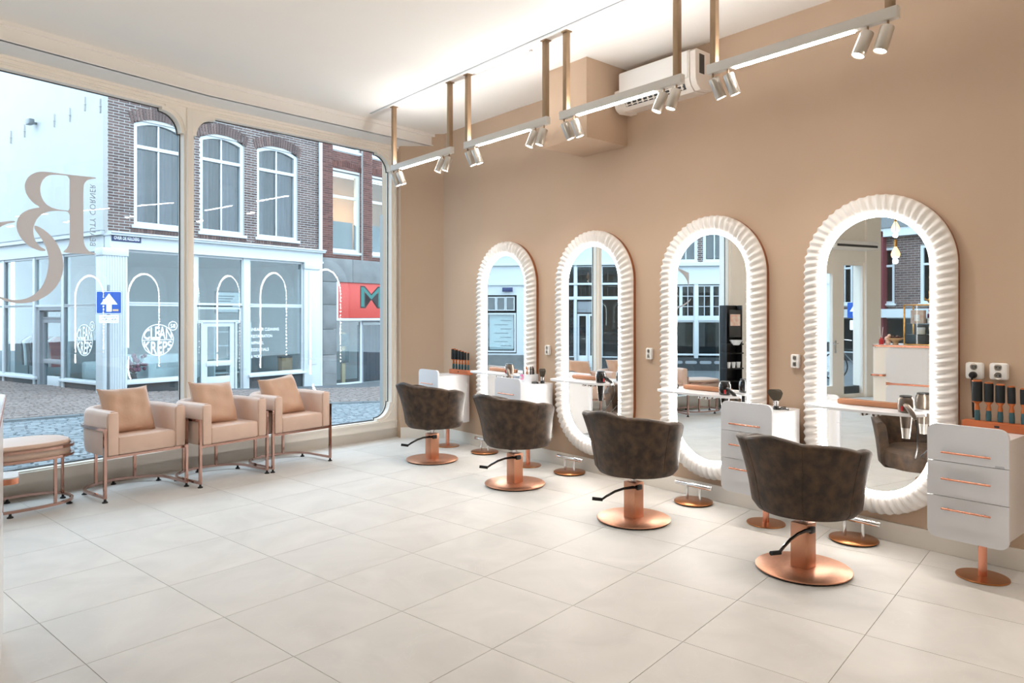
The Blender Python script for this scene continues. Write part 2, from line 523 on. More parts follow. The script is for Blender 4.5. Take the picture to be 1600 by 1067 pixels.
# lowered beam over the shop window, with a small cove at its top and an ogee end
bm_ = MB().prism(band(-.37, .3, -8.3, 2.9), 3.478, CEIL + .01)
bm_.prism(band(-.40, -.33, -8.3, 2.87), 3.585, CEIL + .01)
bm_.prism(band(-.385, -.35, -8.3, 2.86), 3.478, 3.492)
struct('trim_2', bm_, 'ceiling_white', label='white boxed beam above the shop window')
hd = MB()
hd.prism(band(-.05, .02, -8.3, 2.5), 3.455, 3.48); hd.prism(band(-.03, .02, -8.3, 2.5), 3.428, 3.456)
struct('trim_3', hd, 'cream_paint', label='cream moulding along the window head')
struct('trim_4', MB().box(3.692, 3.712, 0.6, 6.69, CEIL - .006, CEIL), 'decal_grey', label='thin grey line strip on the ceiling beside the rods')
# sill plinth under the windows
sp_ = MB().prism(band(-.012, .1, -3.96, 2.49), 0, .112); sp_.prism(band(0, .1, -3.96, 2.49), .11, .2); sp_.prism(band(-.022, .1, -3.96, 2.47), .182, .204)
struct('trim_5', sp_, 'cream_paint', label='low cream plinth under the shop window')
# outer plinth below floor level
struct('trim_6', MB().prism(band(.1, .3, -8.4, 3.0), -.6, .19), 'dark_stone', label='dark outside plinth of the shop front')

def opening(s0, s1, z0, z1, r=.18, n=.026, corners=(1, 1, 1, 1)):
    """window opening with rounded, notched corners; corners = br, tr, tl, bl"""
    pts = []
    def cor(cx, cz, sx, sz, a0, on):
        if not on: return [(cx, cz)]
        q = []
        c0 = (cx - sx * (r + n), cz - sz * (r + n))
        a = []
        for k in range(9):
            t = R(90 * k / 8)
            a.append((c0[0] + sx * (r * math.cos(t)), c0[1] + sz * (r * math.sin(t))))
        a = [(cx, cz - sz * (r + n))] + a + [(cx - sx * (r + n), cz)]
        return a
    br = cor(s1, z0, 1, -1, 0, corners[0]); tr = cor(s1, z1, 1, 1, 0, corners[1])
    tl = cor(s0, z1, -1, 1, 0, corners[2]); bl = cor(s0, z0, -1, -1, 0, corners[3])
    return br[::-1] + tr + tl[::-1] + bl
def rect(s0, s1, z0, z1): return [(s0, z0), (s1, z0), (s1, z1), (s0, z1)]

def shop_window(name, a, outer, hole, label, cor=(1, 1, 1, 1)):
    s0, s1, z0, z1 = hole
    root = struct_empty(name, (M0.x, M0.y, 0), a, label)
    part('window_frame', fill_mb([rect(*outer), opening(s0, s1, z0, z1, corners=cor)], .05).xf(Matrix.Translation((0, .055, 0))), 'cream_paint', root)
    part('moulding', fill_mb([rect(*outer), opening(s0 - .028, s1 + .028, z0 - .02, z1 + .028, r=.19, n=.02, corners=cor)], .009).xf(Matrix.Translation((0, -.003, 0))), 'cream_paint', root)
    e = .008
    part('glazing_bead', fill_mb([opening(s0 - .002, s1 + .002, z0 - .002, z1 + .002, corners=cor), opening(s0 + e, s1 - e, z0 + e, z1 - e, corners=cor)], .004).xf(Matrix.Translation((0, .078, 0))), 'ac_dark', root, label='thin dark rubber bead')
    part('pane', MB().box(s0 - .01, s1 + .01, .086, .092, z0 - .01, z1 + .01), 'window_glass', root)
    return root
win1 = shop_window('window_1', AL_, (-2.46, 0.0, .0, 3.48), (-2.40, -.047, .215, 3.388), 'large shop window pane carrying the beige lettering')
win2 = shop_window('window_2', AR_, (0.0, 2.50, .0, 3.48), (.047, 2.37, .215, 3.388), 'large shop window pane behind the armchairs')
# slim post in front of the mullion
part('mullion', MB().rbox(-.028, .028, -.03, .05, .2, 3.43, .008), 'cream_paint', win2)
part('jamb_moulding', MB().rbox(2.405, 2.44, -.02, .0, .12, 3.45, .006).rbox(2.455, 2.49, -.032, .0, .1, 3.46, .006), 'cream_paint', win2)

# ---- lettering on window_1 (seen from behind, so mirrored)
def logo_px(x, y):              # tracing point -> (s, z) on the pane
    u = x / 4.6375; v = 260 + y / 4.6375
    k = (u - 800) / 1095.0
    d = FW + RT * k
    n = Vector((-math.sin(AL_), math.cos(AL_)))
    t = (M0 + n * .083).dot(n) / d.dot(n)
    p = d * t
    e = Vector((math.cos(AL_), math.sin(AL_)))
    return ((p - M0).dot(e), 1.45 - t * (v - 494) / 1095.0)
def L(pts, it=1): return [logo_px(p[0] * (1.9 if p[0] < 0 else 1), p[1]) for p in smooth_loop(pts, it)]
B_out = [(695, 80), (695, 88), (655, 92), (622, 106), (607, 135), (605, 170), (605, 330), (605, 500), (607, 550), (625, 595), (655, 620), (695, 632), (695, 638), (600, 634), (460, 625), (462, 612), (487, 592), (502, 560), (505, 520), (505, 420), (505, 328), (440, 322), (380, 322), (325, 334), (275, 368), (246, 425), (240, 480), (255, 540), (290, 582), (330, 600), (328, 615), (280, 610), (210, 580), (150, 520), (118, 450), (122, 390), (150, 345), (200, 315), (255, 301), (296, 297), (240, 265), (195, 210), (177, 150), (185, 105), (215, 65), (260, 42), (310, 36), (370, 42), (500, 60), (600, 70)]
B_hole = [(504, 69), (440, 62), (380, 59), (335, 72), (303, 108), (290, 160), (297, 212), (320, 258), (355, 290), (410, 310), (470, 318), (504, 321), (504, 260), (504, 160)]
C_a = [(250, 424), (300, 445), (360, 490), (410, 550), (445, 620), (462, 700), (455, 780), (425, 850), (380, 905), (320, 950), (250, 980), (170, 993), (100, 990), (40, 975), (-20, 950), (-70, 915), (-110, 870), (-135, 825), (-128, 822), (-90, 870), (-40, 915), (10, 946), (60, 962), (130, 970), (200, 955), (260, 920), (310, 865), (340, 790), (355, 700), (348, 630), (322, 560), (285, 500), (247, 452)]
C_b = [(110, 394), (110, 404), (50, 415), (0, 440), (-50, 490), (-85, 560), (-100, 640), (-108, 640), (-108, 425), (-95, 440), (-40, 414), (30, 398)]
# the long straight edges keep their corners: add them unsmoothed
part('logo_decal', fill_mb([L(B_out), L(B_hole)], .0006).xf(Matrix.Translation((0, .0848, 0))), 'decal_beige', win1, label='beige mirrored letter B on the glass')
part('logo_decal', fill_mb([L(C_a)], .0006).xf(Matrix.Translation((0, .0842, 0))), 'decal_beige', win1, label='beige curved letter C on the glass')
part('logo_decal', fill_mb([L(C_b)], .0006).xf(Matrix.Translation((0, .0848, 0))), 'decal_beige', win1, label='serif end of the letter C on the glass')
tmb = text_mb('BEAUTY CORNER', 1.0, .001, 1.08)
w_ = max(v[0] for v in tmb.v); h_ = .72
b0 = logo_px(652, 577); b1 = logo_px(695, 132)
tmb.v = [(b0[0] + v[1] / h_ * (b1[0] - b0[0]), .084, b0[1] + v[0] / w_ * (b1[1] - b0[1])) for v in tmb.v]
part('lettering', tmb, 'decal_grey', win1, label='thin vertical grey words beside the big letter')

# ---- rest of the street front, only seen in the mirrors
fr = MB()
fr.box(-2.78, -2.44, -.03, .25, -.2, 3.5)
fr.box(-5.93, -5.55, -.03, .25, -.2, 3.5)
fr.box(-8.35, -8.2, -.03, .25, -.2, 3.5)
fr.box(-5.56, -3.94, .0, .25, 2.42, 3.5)
struct('wall_front', fr, 'cream_paint', (M0.x, M0.y, 0), AL_, label='cream pillars of the shop front by the door')
def plain_window(name, s0, s1, z0, z1, fr_w, label, kind_door=False):
    root = struct_empty(name, (M0.x, M0.y, 0), AL_, label)
    part('window_frame', fill_mb([rect(s0, s1, z0, z1), rect(s0 + fr_w, s1 - fr_w, z0 + fr_w, z1 - fr_w)], .035).xf(Matrix.Translation((0, .06, 0))), 'cream_paint', root)
    part('pane', MB().box(s0 + fr_w - .01, s1 - fr_w + .01, .06, .066, z0 + fr_w - .01, z1 - fr_w + .01), 'window_glass', root)
    return root
plain_window('window_3', -3.94, -2.78, .2, 3.48, .06, 'window beside the street door')
plain_window('window_4', -5.58, -4.98, .0, 2.42, .06, 'narrow side light beside the street door')
plain_window('window_5', -8.2, -5.92, .2, 3.48, .05, 'far shop window behind the counter')
door = plain_window('door_1', -4.98, -3.94, .0, 2.42, .22, 'cream glazed street door')
part('door_handle', MB().rbox(-4.84, -4.80, .01, .027, .80, 1.02, .005).tube([(-4.82, .015, .97), (-4.82, -.04, .97), (-4.70, -.04, .97)], .009), 'chrome', door)
struct('trim_7', MB().prism([fl(-8.3, 0), fl(-5.92, 0), fl(-5.92, .1), fl(-8.3, .1)], 0, .2), 'cream_paint', label='cream plinth below the far shop window')
ac = thing('air_curtain', 'white air curtain unit above the street door, seen in the mirror', 'heater', (*fl(-5.0, -.16), 2.62), AL_)
part('housing', MB().prism([(-.13, 0), (.15, 0), (.15, .14), (-.08, .14), (-.13, .09)], -.55, .55, 'x').xf(Matrix.Identity(4)), 'plastic_white', ac)
part('grille', MB().box(-.5, .5, -.136, -.128, .03, .07), 'ac_dark', ac)

# ================================================================== MIRRORS
MZ = 1.205; MH = 0.56           # centre height and half of the straight length
def stadium(r, h=MH, n=24):
    p = [(r * math.cos(R(180.0 * k / n)), h + r * math.sin(R(180.0 * k / n))) for k in range(n + 1)]
    q = [(-r * math.cos(R(180.0 * k / n)), -h - r * math.sin(R(180.0 * k / n))) for k in range(n + 1)]
    return p + q
def build_mirror():
    t = thing('lit_mirror', '', 'mirror', (WX, 0, MZ), 0, 'arched lit mirrors along the tan wall')
    # local frame: x away from the room (0 = wall face), y along the wall, z up
    part('back_plate', MB().ring(stadium(.30), stadium(.472), -.035, -.001, 'x'), 'backing_brown', t, label='brown edge of the back plate')
    part('mirror_glass', MB().prism(stadium(.345), -.052, -.03, 'x'), 'mirror_glass', t)
    part('led_strip', MB().ring(stadium(.328), stadium(.353), -.064, -.050, 'x'), 'led_ring', t, label='glowing warm white strip around the glass')
    # rope-fluted resin frame: swept half-round with slanting ribs
    m = MB(); NR = 100; SEG = NR * 9; CR = 13
    r0 = .411; half = .062
    Ls = 2 * MH; La = PI * r0; Lt = 2 * Ls + 2 * La
    rows = []
    for i in range(SEG):
        s = Lt * i / SEG
        if s < La: a = s / r0; c = (r0 * math.cos(a), MH + r0 * math.sin(a)); nrm = (math.cos(a), math.sin(a))
        elif s < La + Ls: c = (-r0, MH - (s - La)); nrm = (-1, 0)
        elif s < 2 * La + Ls: a = PI + (s - La - Ls) / r0; c = (r0 * math.cos(a), -MH + r0 * math.sin(a)); nrm = (math.cos(a), math.sin(a))
        else: c = (r0, -MH + (s - 2 * La - Ls)); nrm = (1, 0)
        row = []
        for k in range(CR):
            w = k / (CR - 1)                        # 0 inner edge, 1 outer edge
            th = PI * w
            ph = 2 * PI * NR * i / SEG + 2.6 * (w - .5) * 2
            rib = 0.0105 * math.cos(ph) * math.sin(th) ** .6 if 0 < k < CR - 1 else 0
            rr = -half * math.cos(th); hh = (.055 + rib) * math.sin(th) ** .8 if 0 < k < CR - 1 else 0
            rr += (rib * -math.cos(th)) * .8
            row.append((-.034 - hh - .012 * (1 - w), c[0] + nrm[0] * rr, c[1] + nrm[1] * rr))
        rows.append(row)
    vs = [p for r_ in rows for p in r_]
    fs = [(i * CR + k, ((i + 1) % SEG) * CR + k, ((i + 1) % SEG) * CR + k + 1, i * CR + k + 1) for i in range(SEG) for k in range(CR - 1)]
    m.add(vs, fs)
    part('fluted_frame', m, 'frame_resin', t)
    return t
MY = [5.69, 4.435, 3.18, 1.94]
ML = ['arched lit mirror nearest the shop window, farthest from the camera', 'arched lit mirror second from the shop window', 'arched lit mirror third from the shop window, mirroring the beige letter C', 'nearest and largest-looking arched lit mirror, beside the wall sockets with a plug']
m0 = build_mirror()
for i, y in enumerate(MY):
    if i == 0: m0.location = (WX, y, MZ); m0['label'] = ML[0]
    else: dup(m0, (WX, y, MZ), None, ML[i])
for o in bpy.data.objects:                      # the glasses hang a degree out of line with the wall
    if o.name.startswith('mirror_glass'): o.rotation_euler = (0, 0, R(-1.1)); o.location = (-.002, 0, 0)

# ================================================================== SHELVES AND DRYERS
def build_shelf():
    t = thing('mirror_shelf', '', 'shelf', (WX, 0, .855), 0, 'white oval shelves on the mirrors')
    n = 40; top = []
    for k in range(n):
        a = 2 * PI * k / n
        c = math.cos(a); s = math.sin(a)
        top.append((-.185 + .115 * (abs(c) ** .8) * (1 if c > 0 else -1), .365 * (abs(s) ** .75) * (1 if s > 0 else -1)))
    o = part('shelf_board', MB().prism(top, -.008, .008), 'white_lacquer', t)
    part('mount_rail', MB().rbox(-.086, -.056, -.21, .21, .009, .045, .01), 'walnut', t, label='wooden rail along the glass')
    for s in (-1, 1): part('bracket', MB().rbox(-.12, -.05, s * .035 - .015, s * .035 + .015, -.05, -.008, .004), 'chrome', t)
    return t
s0 = build_shelf()
SL = ['white oval shelf across the mirror nearest the shop window', 'white oval shelf across the second mirror from the window', 'white oval shelf across the third mirror from the window', 'white oval shelf across the nearest mirror']
for i, y in enumerate(MY):
    if i == 0: s0.location = (WX, y + .02, .855); s0['label'] = SL[0]
    else: dup(s0, (WX, y + .02, .855), None, SL[i])

def dryer(loc, body, nozzle, label, cord=True, rz=0.0, clear=False):
    t = thing('hair_dryer', label, 'hair dryer', loc, rz, 'hair dryers standing in the shelves')
    part('motor_housing', MB().lathe([(.034, .009), (.043, .012), (.047, .05), (.044, .088), (.034, .104), (.012, .108)], 24), body, t)
    part('air_intake', MB().lathe([(.036, .098), (.037, .108), (.030, .112), (.008, .112)], 24), 'black_plastic', t)
    part('barrel', MB().lathe([(.036, .012), (.035, -.01), (.028, -.085)], 24), body, t)
    part('nozzle', MB().lathe([(.028, -.083), (.026, -.1), (.021, -.15), (.020, -.15), (.019, -.1)], 20, cap=False), nozzle, t)
    # handle folded sideways over the shelf edge, cord hanging from it
    h = MB().tube([(-.035, 0, .055), (-.06, -.01, .045), (-.085, -.03, .02), (-.095, -.05, -.02)], .014, 10, radii=[.018, .017, .015, .011])
    part('handle', h, body, t)
    if cord:
        part('cord', MB().tube([(-.095, -.05, -.02), (-.10, -.058, -.06), (-.09, -.06, -.12), (-.03, -.06, -.2), (.08, -.05, -.28)], .004, 6), 'black_plastic', t)
    part('switch', MB().rbox(-.05, -.042, .016, .028, .02, .05, .002), 'red', t, label='small red switch')
    return t
dryer((4.60, 5.45, .855), 'dryer_gold', 'dryer_dark', 'bronze hair dryer in the shelf nearest the window', rz=.4)
dryer((4.60, 4.20, .855), 'black_gloss', 'black_plastic', 'glossy black hair dryer in the second shelf from the window', rz=1.7)
dryer((4.60, 2.955, .855), 'black_gloss', 'black_plastic', 'glossy black hair dryer in the third shelf from the window', rz=1.0)
dryer((4.60, 1.70, .855), 'dryer_gold', 'silver', 'bronze hair dryer with clear nozzle in the nearest shelf', rz=.35)

# ================================================================== DRAWER CABINETS
def build_cabinet():
    t = thing('drawer_cabinet', '', 'cabinet', (0, 0, 0), 0, 'white drawer cabinets on round feet')
    # local: x=0 front face, +x to the wall; y centred
    W = .19
    body = [(.022, -W + .02), (.40, -W + .02), (.455, -W + .045), (.47, -W + .09), (.47, W - .09), (.455, W - .045), (.40, W - .02), (.022, W - .02)]
    part('body', MB().prism(body, .27, .80), 'white_lacquer', t)
    zs = [(.665, .865, 1), (.475, .662, 0), (.245, .472, -1)]
    for z0, z1, k in zs:
        r = .045
        if k == 1: pl = [(-W, z0), (W, z0)] + arc(W - r, z1 - r, r, r, 0, 90, 6) + arc(-W + r, z1 - r, r, r, 90, 180, 6)
        elif k == 0: pl = [(-W, z0), (W, z0), (W, z1), (-W, z1)]
        else: pl = arc(-W + r, z0 + r, r, r, 180, 270, 6) + arc(W - r, z0 + r, r, r, 270, 360, 6) + [(W, z1), (-W, z1)]
        d = part('drawer', MB().prism(pl, 0, .02, 'x'), 'grey_lacquer', t)
        zc = {1: .715, 0: .572, -1: .43}[k] - (.0 if k >= 0 else .02)
        hm = MB().tube([(-.022, -.115, zc), (-.022, .115, zc)], .0055, 10)
        hm.tube([(-.022, -.085, zc), (.002, -.085, zc)], .004, 8).tube([(-.022, .085, zc), (.002, .085, zc)], .004, 8)
        part('handle', hm, 'copper_handle', d)
    part('pole', MB().lathe([(.021, .012), (.021, .262), (.045, .266), (.045, .272)], 20, (.26, 0, 0)), 'copper_handle', t)
    part('foot_disc', MB().lathe([(.128, .0), (.130, .004), (.128, .009), (.03, .012)], 40, (.26, 0, 0)), 'copper_bronze', t)
    return t
c0 = build_cabinet()
CL = [(4.27, 6.44, 'white drawer cabinet in the window corner with a brush rack on top'), (4.27, 5.09, 'white drawer cabinet between the two far mirrors with a tool box on top'), (4.27, 2.585, 'white drawer cabinet between the third and nearest mirror, partly behind the nearest styling chair'), (4.25, 1.272, 'white drawer cabinet at the right edge, with three full drawers in view')]
for i, (x, y, lb) in enumerate(CL):
    if i == 0: c0.location = (x, y, 0); c0['label'] = lb
    else: cN = dup(c0, (x, y, 0), None, lb)
part('maker_plate', MB().box(-.001, .001, -.17, -.13, .668, .676), 'decal_grey', cN)

# ================================================================== BRUSHES
def brush_mesh(k):
    r = [.030, .026, .0255, .0215, .0175, .013][k]; h = [.23, .222, .215, .208, .2, .195][k]
    a = MB().lathe([(.004, 0), (.013, .002), (.0145, .035), (.012, .068)], 14)
    b = MB().lathe([(.0125, .066), (.014, .074), (.009, .092), (.010, .1), (r * .8, .112), (r * .82, .118)], 14)
    c = MB().lathe([(r * .86, .116), (r * .9, .12), (r * .9, h - .006), (r * .8, h)], 18)
    cap = MB().lathe([(r * .82, h - .001), (r * .82, h + .005), (r * .5, h + .007)], 16)
    br = MB()
    for z in range(int((h - .13) / .009)):
        for q in range(12):
            ang = 2 * PI * (q + .5 * (z % 2)) / 12; zz = .127 + z * .009
            ca, sa = math.cos(ang), math.sin(ang)
            br.add([(r * .88 * ca - .001 * sa, r * .88 * sa + .001 * ca, zz), (r * .88 * ca + .001 * sa, r * .88 * sa - .001 * ca, zz), (r * 1.2 * ca, r * 1.2 * sa, zz)], [(0, 1, 2)])
    return a, b, c, cap, br
BM = []
for k in range(6):
    a, b, c, cap, br = brush_mesh(k)
    BM.append([(n, x.mesh(n), m) for n, x, m in (('grip', a, 'brush_teal'), ('ferrule', b, 'brush_copper'), ('barrel', c, 'brush_barrel'), ('end_cap', cap, 'brush_copper'), ('bristles', br, 'brush_barrel'))])
ORD = ['largest', 'second largest', 'third largest', 'fourth largest', 'fifth largest', 'smallest']
def brush_rack(x, y, z, where, y_first, dy):
    t = thing('brush_rack', 'copper-brown wooden brush rack on ' + where, 'rack', (x, y, z), 0, 'brush racks on the cabinets')
    m = MB()
    m.rbox(-.035, .035, -.175, .175, 0, .05, .004)
    part('block', m, 'orange_wood', t)
    for k in range(6):
        part('socket_ring', MB().lathe([(.0175, .048), (.018, .0525), (.0155, .0525), (.015, .048)], 14, (0, y_first + dy * k, 0), cap=False), 'brush_copper', t)
    part('emblem', MB().box(-.037, -.034, -.012, .012, .022, .034), 'black_plastic', t)
    for k in range(6):
        b = thing('round_brush', '%s round hair brush in the rack on %s' % (ORD[k], where), 'brush', (x, y + y_first + dy * k, z + .046), 0, 'round brushes standing in racks')
        b.rotation_euler = (random.uniform(-.02, .02), random.uniform(-.02, .02), 0)
        for n, me, mm in BM[k]: link(n, me, mm, b)
brush_rack(4.66, 1.235, .80, 'the cabinet at the right edge', .105, -.056)
brush_rack(4.66, 6.37, .80, 'the cabinet in the window corner', .14, -.056)

# fan brushes, clips, tool box on the other cabinets
def fan_brush(loc, label, rz=0.0, wide=.055, thick=.016, bend=.2):
    t = thing('neck_brush', label, 'brush', loc, rz, 'neck brushes on the cabinets')
    part('handle', MB().lathe([(.018, 0), (.021, .003), (.019, .02), (.014, .03)], 18), 'black_gloss', t)
    part('collar', MB().lathe([(.0185, .028), (.0185, .062), (.0165, .064)], 18), 'chrome', t)
    rows = []
    for i in range(8):
        w = i / 7; rw = .017 + (wide - .017) * w ** .7; rt = .015 + (thick - .015) * w
        rw2 = rw * (1 if i < 7 else .85); z = .06 + .07 * w - (.0 if i < 7 else -.004)
        rows.append([(rt * math.cos(2 * PI * k / 16) * (1 if i < 7 else .6), rw2 * math.sin(2 * PI * k / 16) + bend * .05 * w * w, z + .008 * math.cos(4 * PI * k / 16 + w) * w) for k in range(17)])
    m = MB().grid(rows)
    m.add(rows[-1][:16], [tuple(range(16))])
    part('bristles', m, 'bristle', t)
    return t
fan_brush((4.56, 2.525, .80), 'wide black neck brush with chrome collar on the cabinet behind the nearest chair', .6)
fan_brush((4.62, 4.98, .80), 'fluffy dark neck brush beside the tool box', .3, .036, .03, 0)
def hair_clip(loc, label, rz, n=2):
    t = thing('hair_clip', label, 'hair clip', loc, rz, 'hair clips lying on the cabinets')
    for s in (-1, 1):
        p = [(0, s * .006, .004), (.02, s * .016, .014), (.045, s * .018, .012), (.062, s * .004, .005)]
        part('jaw', MB().tube(p, .006, 8, radii=[.005, .008, .007, .003]), 'black_gloss', t)
    part('hinge', MB().tube([(.012, -.018, .016), (.012, .018, .016)], .005, 8), 'chrome', t)
    return t
hair_clip((4.60, 2.455, .80), 'black hair clip on the cabinet behind the nearest chair, right of the neck brush', 2.2)
hair_clip((4.60, 2.66, .80), 'black hair clip half hidden at the foot of the neck brush', 1.4)
hair_clip((4.55, 5.03, .80), 'black hair clip in front of the tool box', .9)
hair_clip((4.575, 4.99, .80), 'black hair clip by the fluffy neck brush', 2.4)
tb = thing('tool_box', 'small white open tool box on the cabinet between the far mirrors', 'box', (4.58, 5.13, .80), .0)
bx = MB(); bx.ring(rrect(-.052, .052, -.077, .077, .01), rrect(-.058, .058, -.083, .083, .014), 0, .085, 'z'); bx.rbox(-.057, .057, -.082, .082, 0, .006, .002)
part('box_shell', bx, 'white_lacquer', tb)
part('divider', MB().box(-.003, .003, -.078, .078, .004, .08), 'white_lacquer', tb)
for k, (dx, dy, hh, mm) in enumerate([(-.03, -.02, .16, 'brush_copper'), (-.02, -.045, .15, 'black_plastic'), (.02, -.05, .14, 'dryer_dark'), (.03, -.02, .15, 'chocolate'), (-.035, .03, .12, 'black_plastic')]):
    lb = ['copper comb handle', 'black comb handle', 'dark scissor case', 'brown comb', 'short black comb'][k]
    q = thing('styling_tool', lb + ' sticking out of the white tool box', 'tool', (4.58 + dx, 5.13 + dy, .809), 0, 'tools in the white tool box')
    q.rotation_euler = (random.uniform(-.12, .12), random.uniform(-.1, .1), 0)
    part('shaft', MB().rbox(-.005, .005, -.008, .008, 0, hh * .7, .003), mm, q)
    part('tip', MB().lathe([(.006, hh * .69), (.009, hh * .8), (.004, hh)], 8), mm, q)
pk = thing('pink_clip', 'pink clip hooked over the front of the tool box', 'hair clip', (4.518, 5.165, .83), 0)
part('clip_body', MB().rbox(-.006, .004, -.018, .018, 0, .05, .003), 'pink', pk)
part('clip_teeth', MB().rbox(-.007, -.005, -.014, .014, .01, .03, .001).rbox(-.006, .003, -.012, .012, .05, .066, .003), 'silver', pk)

# ================================================================== SOCKETS
def socket_mesh():
    t = thing('wall_socket', '', 'socket', (WX, 0, 0), 0, 'white double wall sockets')
    part('cover_plate', MB().rbox(-.042, -.0, -.041, .041, -.044, .044, .012), 'plastic_white', t)
    for z in (-.021, .021):
        cup = part('socket_cup', MB().lathe([(.019, 0), (.019, .002), (.0175, .002), (.0168, .0005)], 20).xf(Matrix.Translation((-.0415, 0, z)) @ Matrix.Rotation(-PI / 2, 4, 'Y')), 'cream_paint', t)
        part('pin_hole', MB().lathe([(.0026, 0), (.0026, .0012)], 8, (0, .0075, 0)).lathe([(.0026, 0), (.0026, .0012)], 8, (0, -.0075, 0)).xf(Matrix.Translation((-.0422, 0, z)) @ Matrix.Rotation(-PI / 2, 4, 'Y')), 'black_plastic', cup)
    return t
k0 = socket_mesh()
SK = [(5.065, 1.115, .75, 'white double socket on the wall between the two far mirrors'), (3.80, 1.13, .75, 'white double socket on the wall between the second and third mirror'), (2.495, 1.13, .75, 'white double socket on the wall between the third and nearest mirror'), (1.384, 1.128, 1, 'white double socket with a black plug at the right edge'), (1.262, 1.130, 1, 'empty white double socket at the right edge, nearest the corner of the photo')]
for i, (y, z, sc, lb) in enumerate(SK):
    if i == 0: k0.location = (WX, y, z); k0['label'] = lb; o = k0
    else: o = dup(k0, (WX, y, z), None, lb)
    o.scale = (sc, .8 if sc < 1 else 1.12, 1.12)
pl = thing('power_plug', 'round black plug in the left socket at the right edge', 'plug', (WX - .046, 1.384, 1.104), 0)
part('plug_body', MB().lathe([(.02, 0), (.021, .012), (.017, .03), (.01, .036)], 18).xf(Matrix.Rotation(-PI / 2, 4, 'Y')), 'black_plastic', pl)
part('plug_cord', MB().tube([(-.025, 0, -.01), (-.03, 0, -.04), (-.015, .0, -.12), (.0, .0, -.25)], .006, 8), 'black_plastic', pl)

# ================================================================== STYLING CHAIRS
def build_chair():
    t = thing('styling_chair', '', 'chair', (0, 0, 0), 0, 'brown leather styling chairs')
    # local: +x faces the mirror, back toward -x
    NP = 5; span = R(262); N = NP * 12; m = MB()
    outer = []; prof_n = 10; rows = []
    for i in range(N + 1):
        f = i / N; ph = -span / 2 + span * f
        w = (f * NP) % 1.0
        bul = math.sin(PI * w) if 0 < i < N else 0.0
        c = math.cos(ph)                                # 1 at back
        top = .735 + .035 * max(0, c) - .09 * max(0, -c) - .03 * abs(math.sin(ph)) + .014 * bul
        ca, sa = -math.cos(ph), math.sin(ph)
        fl_ = .018 + .075 * max(0, min(1, .5 + .6 * c))
        def pt(r, z): return (.03 + ca * r, sa * r, z)
        row = []
        for k in range(prof_n + 1):                      # outside, from bottom up
            q = k / prof_n; z = .345 + (top - .345) * q
            r = .262 + .03 * min(1, q / .12) ** .5 + fl_ * q ** 1.7 + .010 * bul * (.4 + .6 * q)
            row.append(pt(r, z))
        r_t = .292 + fl_ + .010 * bul
        for k in range(1, 6):                            # rounded rim
            a = PI * k / 6
            row.append(pt(r_t - .026 + .026 * math.cos(a), top + .022 * math.sin(a)))
        for k in range(6):                               # inside going down
            q = 1 - k / 5; z = .44 + (top - .44) * q
            row.append(pt(.232 + (fl_ - .0) * q ** 1.7 + .008 * bul * q, z))
        rows.append(row)
    m.grid(rows)
    for rw in (rows[0], rows[-1]): m.add(rw, [tuple(range(len(rw)))])
    # underside
    und = [rows[i][0] for i in range(N + 1)]
    m.add(und, [tuple(range(len(und)))])
    part('shell', m, 'brown_leather', t)
    # welt along the seams
    for k in range(1, NP): part('seam', MB().tube([rows[k * 12][q] for q in range(0, prof_n + 1)], .0025, 5), 'brown_leather', t)
    # seat cushion
    rows2 = []
    for zz, rr in ((.36, .22), (.37, .245), (.42, .25), (.475, .245), (.498, .215), (.506, .12), (.507, .005)):
        rows2.append([( .03 + (rr + (.075 if math.cos(2 * PI * k / 32) > 0 else 0) * abs(math.cos(2 * PI * k / 32)) * rr / .25) * math.cos(2 * PI * k / 32), rr * 1.02 * math.sin(2 * PI * k / 32), zz) for k in range(33)])
    part('seat_cushion', MB().grid(rows2), 'brown_leather', t)
    part('under_plate', MB().rbox(-.14, .14, -.12, .12, .325, .35, .01), 'black_plastic', t)
    part('gas_lift', MB().lathe([(.018, .27), (.018, .30), (.03, .302), (.03, .33)], 18), 'chrome', t)
    part('column', MB().rbox(-.05, .05, -.05, .05, .012, .275, .004), 'copper_satin', t)
    part('base_plate', MB().lathe([(.25, .008), (.259, .011), (.26, .017), (.255, .021), (.04, .024)], 64), 'copper_satin', t)
    part('base_rubber', MB().lathe([(.248, 0), (.252, .009)], 48), 'rubber', t)
    return t
def lever(parent, ang):
    c, s = math.cos(ang), math.sin(ang)
    def P(a, z): return (-.045 + c * a, -.05 + s * a, z)
    o = part('pump_lever', MB().tube([(-.03, -.055, .245), P(.02, .246), P(.08, .238), P(.14, .218), P(.20, .185), P(.235, .16)], .009, 8, radii=[.013, .011, .009, .009, .009, .008]), 'black_gloss', parent)
    part('lever_pad', MB().tube([P(.228, .16), P(.30, .168)], .0125, 8), 'rubber', o)
    part('pivot', MB().rbox(-.035, .015, -.068, -.05, .225, .262, .006), 'black_plastic', o)
ch0 = build_chair()
CH = [(3.96, 5.90, .02, R(139), 'brown leather styling chair farthest from the camera, by the window corner'), (3.93, 4.585, .0, R(139), 'brown leather styling chair second from the window'), (3.895, 3.243, .0, R(139), 'brown leather styling chair third from the window'), (3.865, 1.975, -.04, R(172), 'nearest brown leather styling chair, in front of the largest-looking mirror')]
chairs = []
for i, (x, y, rz, la, lb) in enumerate(CH):
    if i == 0: ch0.location = (x, y, 0); ch0.rotation_euler = (0, 0, rz); ch0['label'] = lb; c = ch0
    else: c = dup(chairs[0], (x, y, 0), rz, lb)
    chairs.append(c)
for c, row in zip(chairs, CH): lever(c, row[3])

